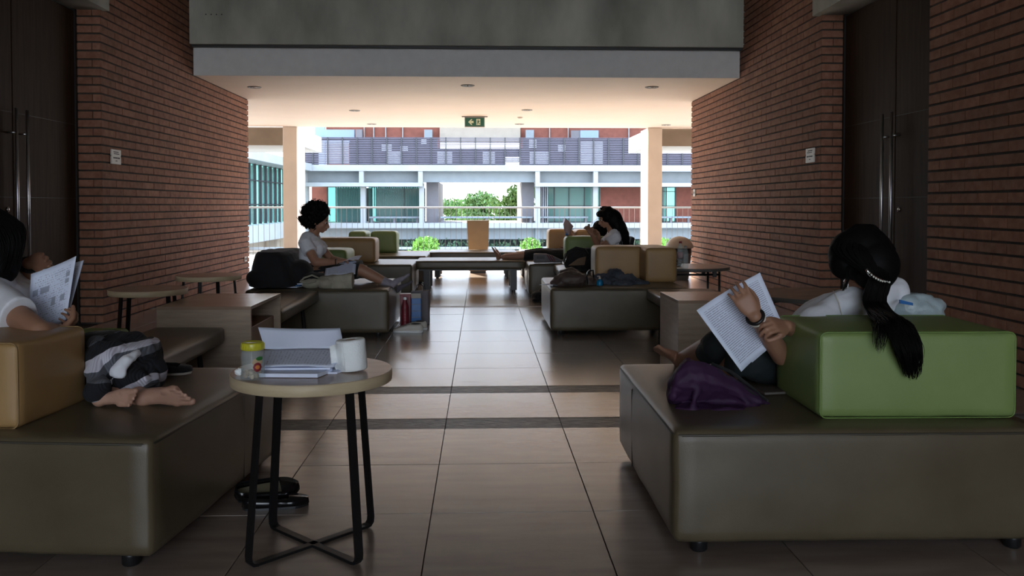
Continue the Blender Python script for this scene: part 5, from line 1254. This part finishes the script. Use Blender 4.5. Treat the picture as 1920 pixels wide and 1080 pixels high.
# ---------- near left reader
pe = person('long haired woman in a white shirt at the left picture edge reading picture pages')
P, N = at(75, 682, 3.52), at(-8, 528, 3.50); hc = at(-16, 452, 3.50); fw = V((1, .25, -.25)); sR = V((.15, -1, 0)).normalized(); ax_ = (N-P).normalized(); dpt = V((1, .15, .2)).normalized()
RS, LS = N+sR*.16-ax_*.05+V((.02, 0, 0)), N-sR*.16-ax_*.05
RE, RW = at(74, 622, 3.14), at(112, 622, 3.28); LE, LW = at(30, 575, 3.80), at(54, 494, 3.60)
B = Blob(); torso(B, P, N, sR, dpt, k=.95); add_head(B, hc, fw, (0, 0, 1)); B.cap(N-ax_*.03, hc-V((.0, 0, .05)), .052, .048)
limb3(B, RS, RE, RW, (.050, .048, .042, .038, .026)); limb3(B, LS, LE, LW, (.05, .045, .038, .036, .026))
add_hand(B, RW, at(134, 607, 3.36)-RW, (-.2, .6, .5), 1, .95, (35, 55, 40), 3, tcurl=.6); add_hand(B, LW, at(112, 480, 3.55)-LW, (.1, -.9, -.4), 1, .98, (22, 30, 22), 3, tcurl=.5)
K1, A1 = at(228, 664, 3.40), at(212, 738, 3.20); K2, A2 = at(240, 650, 3.56), at(258, 742, 3.22)
B.chain([P+V((0, -.09, 0)), K1, K1.lerp(A1, .35), A1], (.09, .062, .054, .034)); B.chain([P+V((0, .09, 0)), K2, K2.lerp(A2, .35), A2], (.09, .062, .054, .036))
B.done('body', 'skin', pe, .0045, 4); face_parts(pe, hc, fw, (0, 0, 1))
B = Blob()
B.cap(A1, at(203, 748, 3.17), .036, .032); add_foot(B, at(168, 753, 3.10), at(259, 744, 3.06), (.05, -1, .08), -1, tcurl=.5)
fo = B.done('foot', 'skin_pale', pe, .0028, 3)
B = Blob(); B.cap(A2, at(262, 752, 3.18), .036, .034); add_foot(B, at(248, 757, 3.14), at(358, 744, 3.06), (.05, -.8, -.35), 1, tcurl=.35)
B.done('foot', 'skin_pale', pe, .0028, 3)
B = Blob(); torso(B, P, N, sR, dpt, k=1.05, cut=-1, w=(.15, .145, .16, .175, .09), dp=(.11, .105, .112, .09, .06))
for s_, e_, fr in ((RS, RE, .60), (LS, LE, .55)):
    q = s_.lerp(e_, fr); a_ = (e_-s_).normalized(); x_ = a_.cross(V((0, 0, 1))).normalized(); y_ = a_.cross(x_)
    B.cap(N.lerp(s_, .4), s_, .075, .068); B.loft([(s_-a_*.012, x_*.066, y_*.068), (s_.lerp(q, .5), x_*.070, y_*.074), (q, x_*.070, y_*.078)], 22)
def wv2(p_): d = (p_-RS); return .007*math.sin(42*(d.x*.8+d.z*.3)+4*noise.noise(p_*5))*max(0, 1-d.length/.40)
B.done('shirt', 'shirt', pe, .0045, 3, .008, 9, wv2)
B = Blob(); Km = (K1+K2)/2
B.loft([(P.lerp(N, .2), sR*.15, dpt*.12), (P+V((.0, 0, .0)), sR*.19, V((.14, 0, .08))), (P.lerp(Km, .5)-V((0, 0, .03)), V((0, .19, 0)), V((.02, 0, .13))), (P.lerp(Km, .8)-V((0, 0, .04)), V((0, .17, 0)), V((.02, 0, .13)))], 24, 2.6)
B.done('skirt', 'cloth_black', pe, .006, 3, .008, 8)
B = Blob(); B.ell(hc+V((-.015, 0, .03)), (.105, .105, .115)); B.ell(hc+V((-.03, -.02, -.04)), (.10, .10, .12)); B.ell(hc+V((.035, -.04, -.01)), (.075, .075, .10)); B.chain([hc+V((-.02, -.03, -.05)), at(0, 495, 3.42), at(-20, 560, 3.42)], (.09, .075, .05))
hh = B.done('hair', 'hair', pe, .006, 3, .006, 14)
strands('hair_strands', hh, [[(hc+V((0, -.02, .13)), .03), (at(30+s*14, 425, 3.38), .03), (at(34+s*9, 465, 3.37), .028), (at(22+s*12, 505, 3.37), .03)] for s in (-2, -1, 0)], 60, 1, .0018, .008, seed=12)
ring_at(LW, LE-LW, .032, .009, 'hair_band', 'cloth_black', pe, .01)
pp = thing('picture_pages', 'printed pages with small grey pictures held by the woman at the left edge', 'papers', (0, 0, 0)); q = 3.44
sheet('front_page', [at(52, 628, q-.02), at(124, 599, q-.03), at(143, 480, q+.02), at(58, 514, q+.03)], 'text2', pp, 12, 12, -.010)
sheet('back_page', [at(70, 622, q+.04), at(126, 600, q+.03), at(157, 488, q+.08), at(80, 505, q+.10)], 'text', pp, 12, 12, -.008)
# striped jumper heaped over her knees
MJ = bpy.data.materials.new('striped_knit'); MJ.use_nodes = True; n = MJ.node_tree.nodes; l = MJ.node_tree.links; b_ = n['Principled BSDF']; b_.inputs['Roughness'].default_value = .95
tcx = n.new('ShaderNodeTexCoord'); mp = n.new('ShaderNodeMapping'); mp.inputs['Rotation'].default_value = (0, rad(20), rad(12)); l.new(tcx.outputs['Object'], mp.inputs[0])
nz = n.new('ShaderNodeTexNoise'); nz.inputs['Scale'].default_value = 5; nz.inputs['Detail'].default_value = 1.5; l.new(mp.outputs[0], nz.inputs[0])
sx = n.new('ShaderNodeSeparateXYZ'); l.new(mp.outputs[0], sx.inputs[0])
def mth(op, a, c, cl=False):
    k = n.new('ShaderNodeMath'); k.operation = op; k.use_clamp = cl
    for i, x in enumerate((a, c)):
        if isinstance(x, (int, float)): k.inputs[i].default_value = x
        elif x is not None: l.new(x, k.inputs[i])
    return k.outputs[0]
val = mth('FRACT', mth('MULTIPLY', mth('ADD', sx.outputs[2], mth('MULTIPLY', nz.outputs[0], .13)), 8.2), None)
rp = n.new('ShaderNodeValToRGB'); rp.color_ramp.interpolation = 'CONSTANT'; e = rp.color_ramp.elements
e[0].position = 0; e[0].color = (.012, .012, .016, 1); e[1].position = .42; e[1].color = (.11, .115, .135, 1)
x3 = e.new(.66); x3.color = (.62, .60, .68, 1); x4 = e.new(.90); x4.color = (.012, .012, .016, 1)
l.new(val, rp.inputs[0]); l.new(rp.outputs[0], b_.inputs['Base Color'])
wv_ = n.new('ShaderNodeTexWave'); wv_.inputs['Scale'].default_value = 45; wv_.inputs['Distortion'].default_value = 1; l.new(mp.outputs[0], wv_.inputs[0]); bpn = n.new('ShaderNodeBump'); bpn.inputs['Strength'].default_value = .6; bpn.inputs['Distance'].default_value = .004; l.new(wv_.outputs[0], bpn.inputs['Height']); l.new(bpn.outputs[0], b_.inputs['Normal'])
def f_(B):
    z = lambda px, py, y: at(px, py, y)
    B.ell(z(232, 655, 3.42), (.095, .13, .075)); B.ell(z(262, 680, 3.36), (.075, .12, .10)); B.ell(z(215, 690, 3.28), (.085, .09, .10)); B.ell(z(190, 672, 3.30), (.055, .08, .085)); B.ell(z(245, 712, 3.28), (.10, .09, .065)); B.ell(z(280, 700, 3.36), (.04, .08, .075))
    B.ell(z(195, 720, 3.24), (.06, .07, .06)); B.ell(z(190, 645, 3.38), (.06, .09, .04)); B.ell(z(275, 728, 3.34), (.05, .06, .04)); B.cap(z(176, 665, 3.26), z(182, 730, 3.12), .035, .042)
jm = lump('striped_jumper', 'black, grey and white striped knitted jumper heaped over the left reader\'s knees', 'clothes', f_, MJ, .005, .022, 9, 4, wave=lambda p_: .007*math.sin(38*(p_.x-p_.z*.9)+5*noise.noise(p_*6)))
B = Blob(); B.chain([at(258, 662, 3.26), at(238, 676, 3.20), at(226, 692, 3.19)], (.014, .020, .024)); B.ell(at(222, 696, 3.185), (.030, .02, .026)); B.chain([at(212, 715, 3.19), at(196, 730, 3.17), at(190, 738, 3.16)], (.012, .012, .005)); B.done('white_sleeve', 'shirt', jm, .004, 2, .008, 20)
print('objects', len(S.objects))
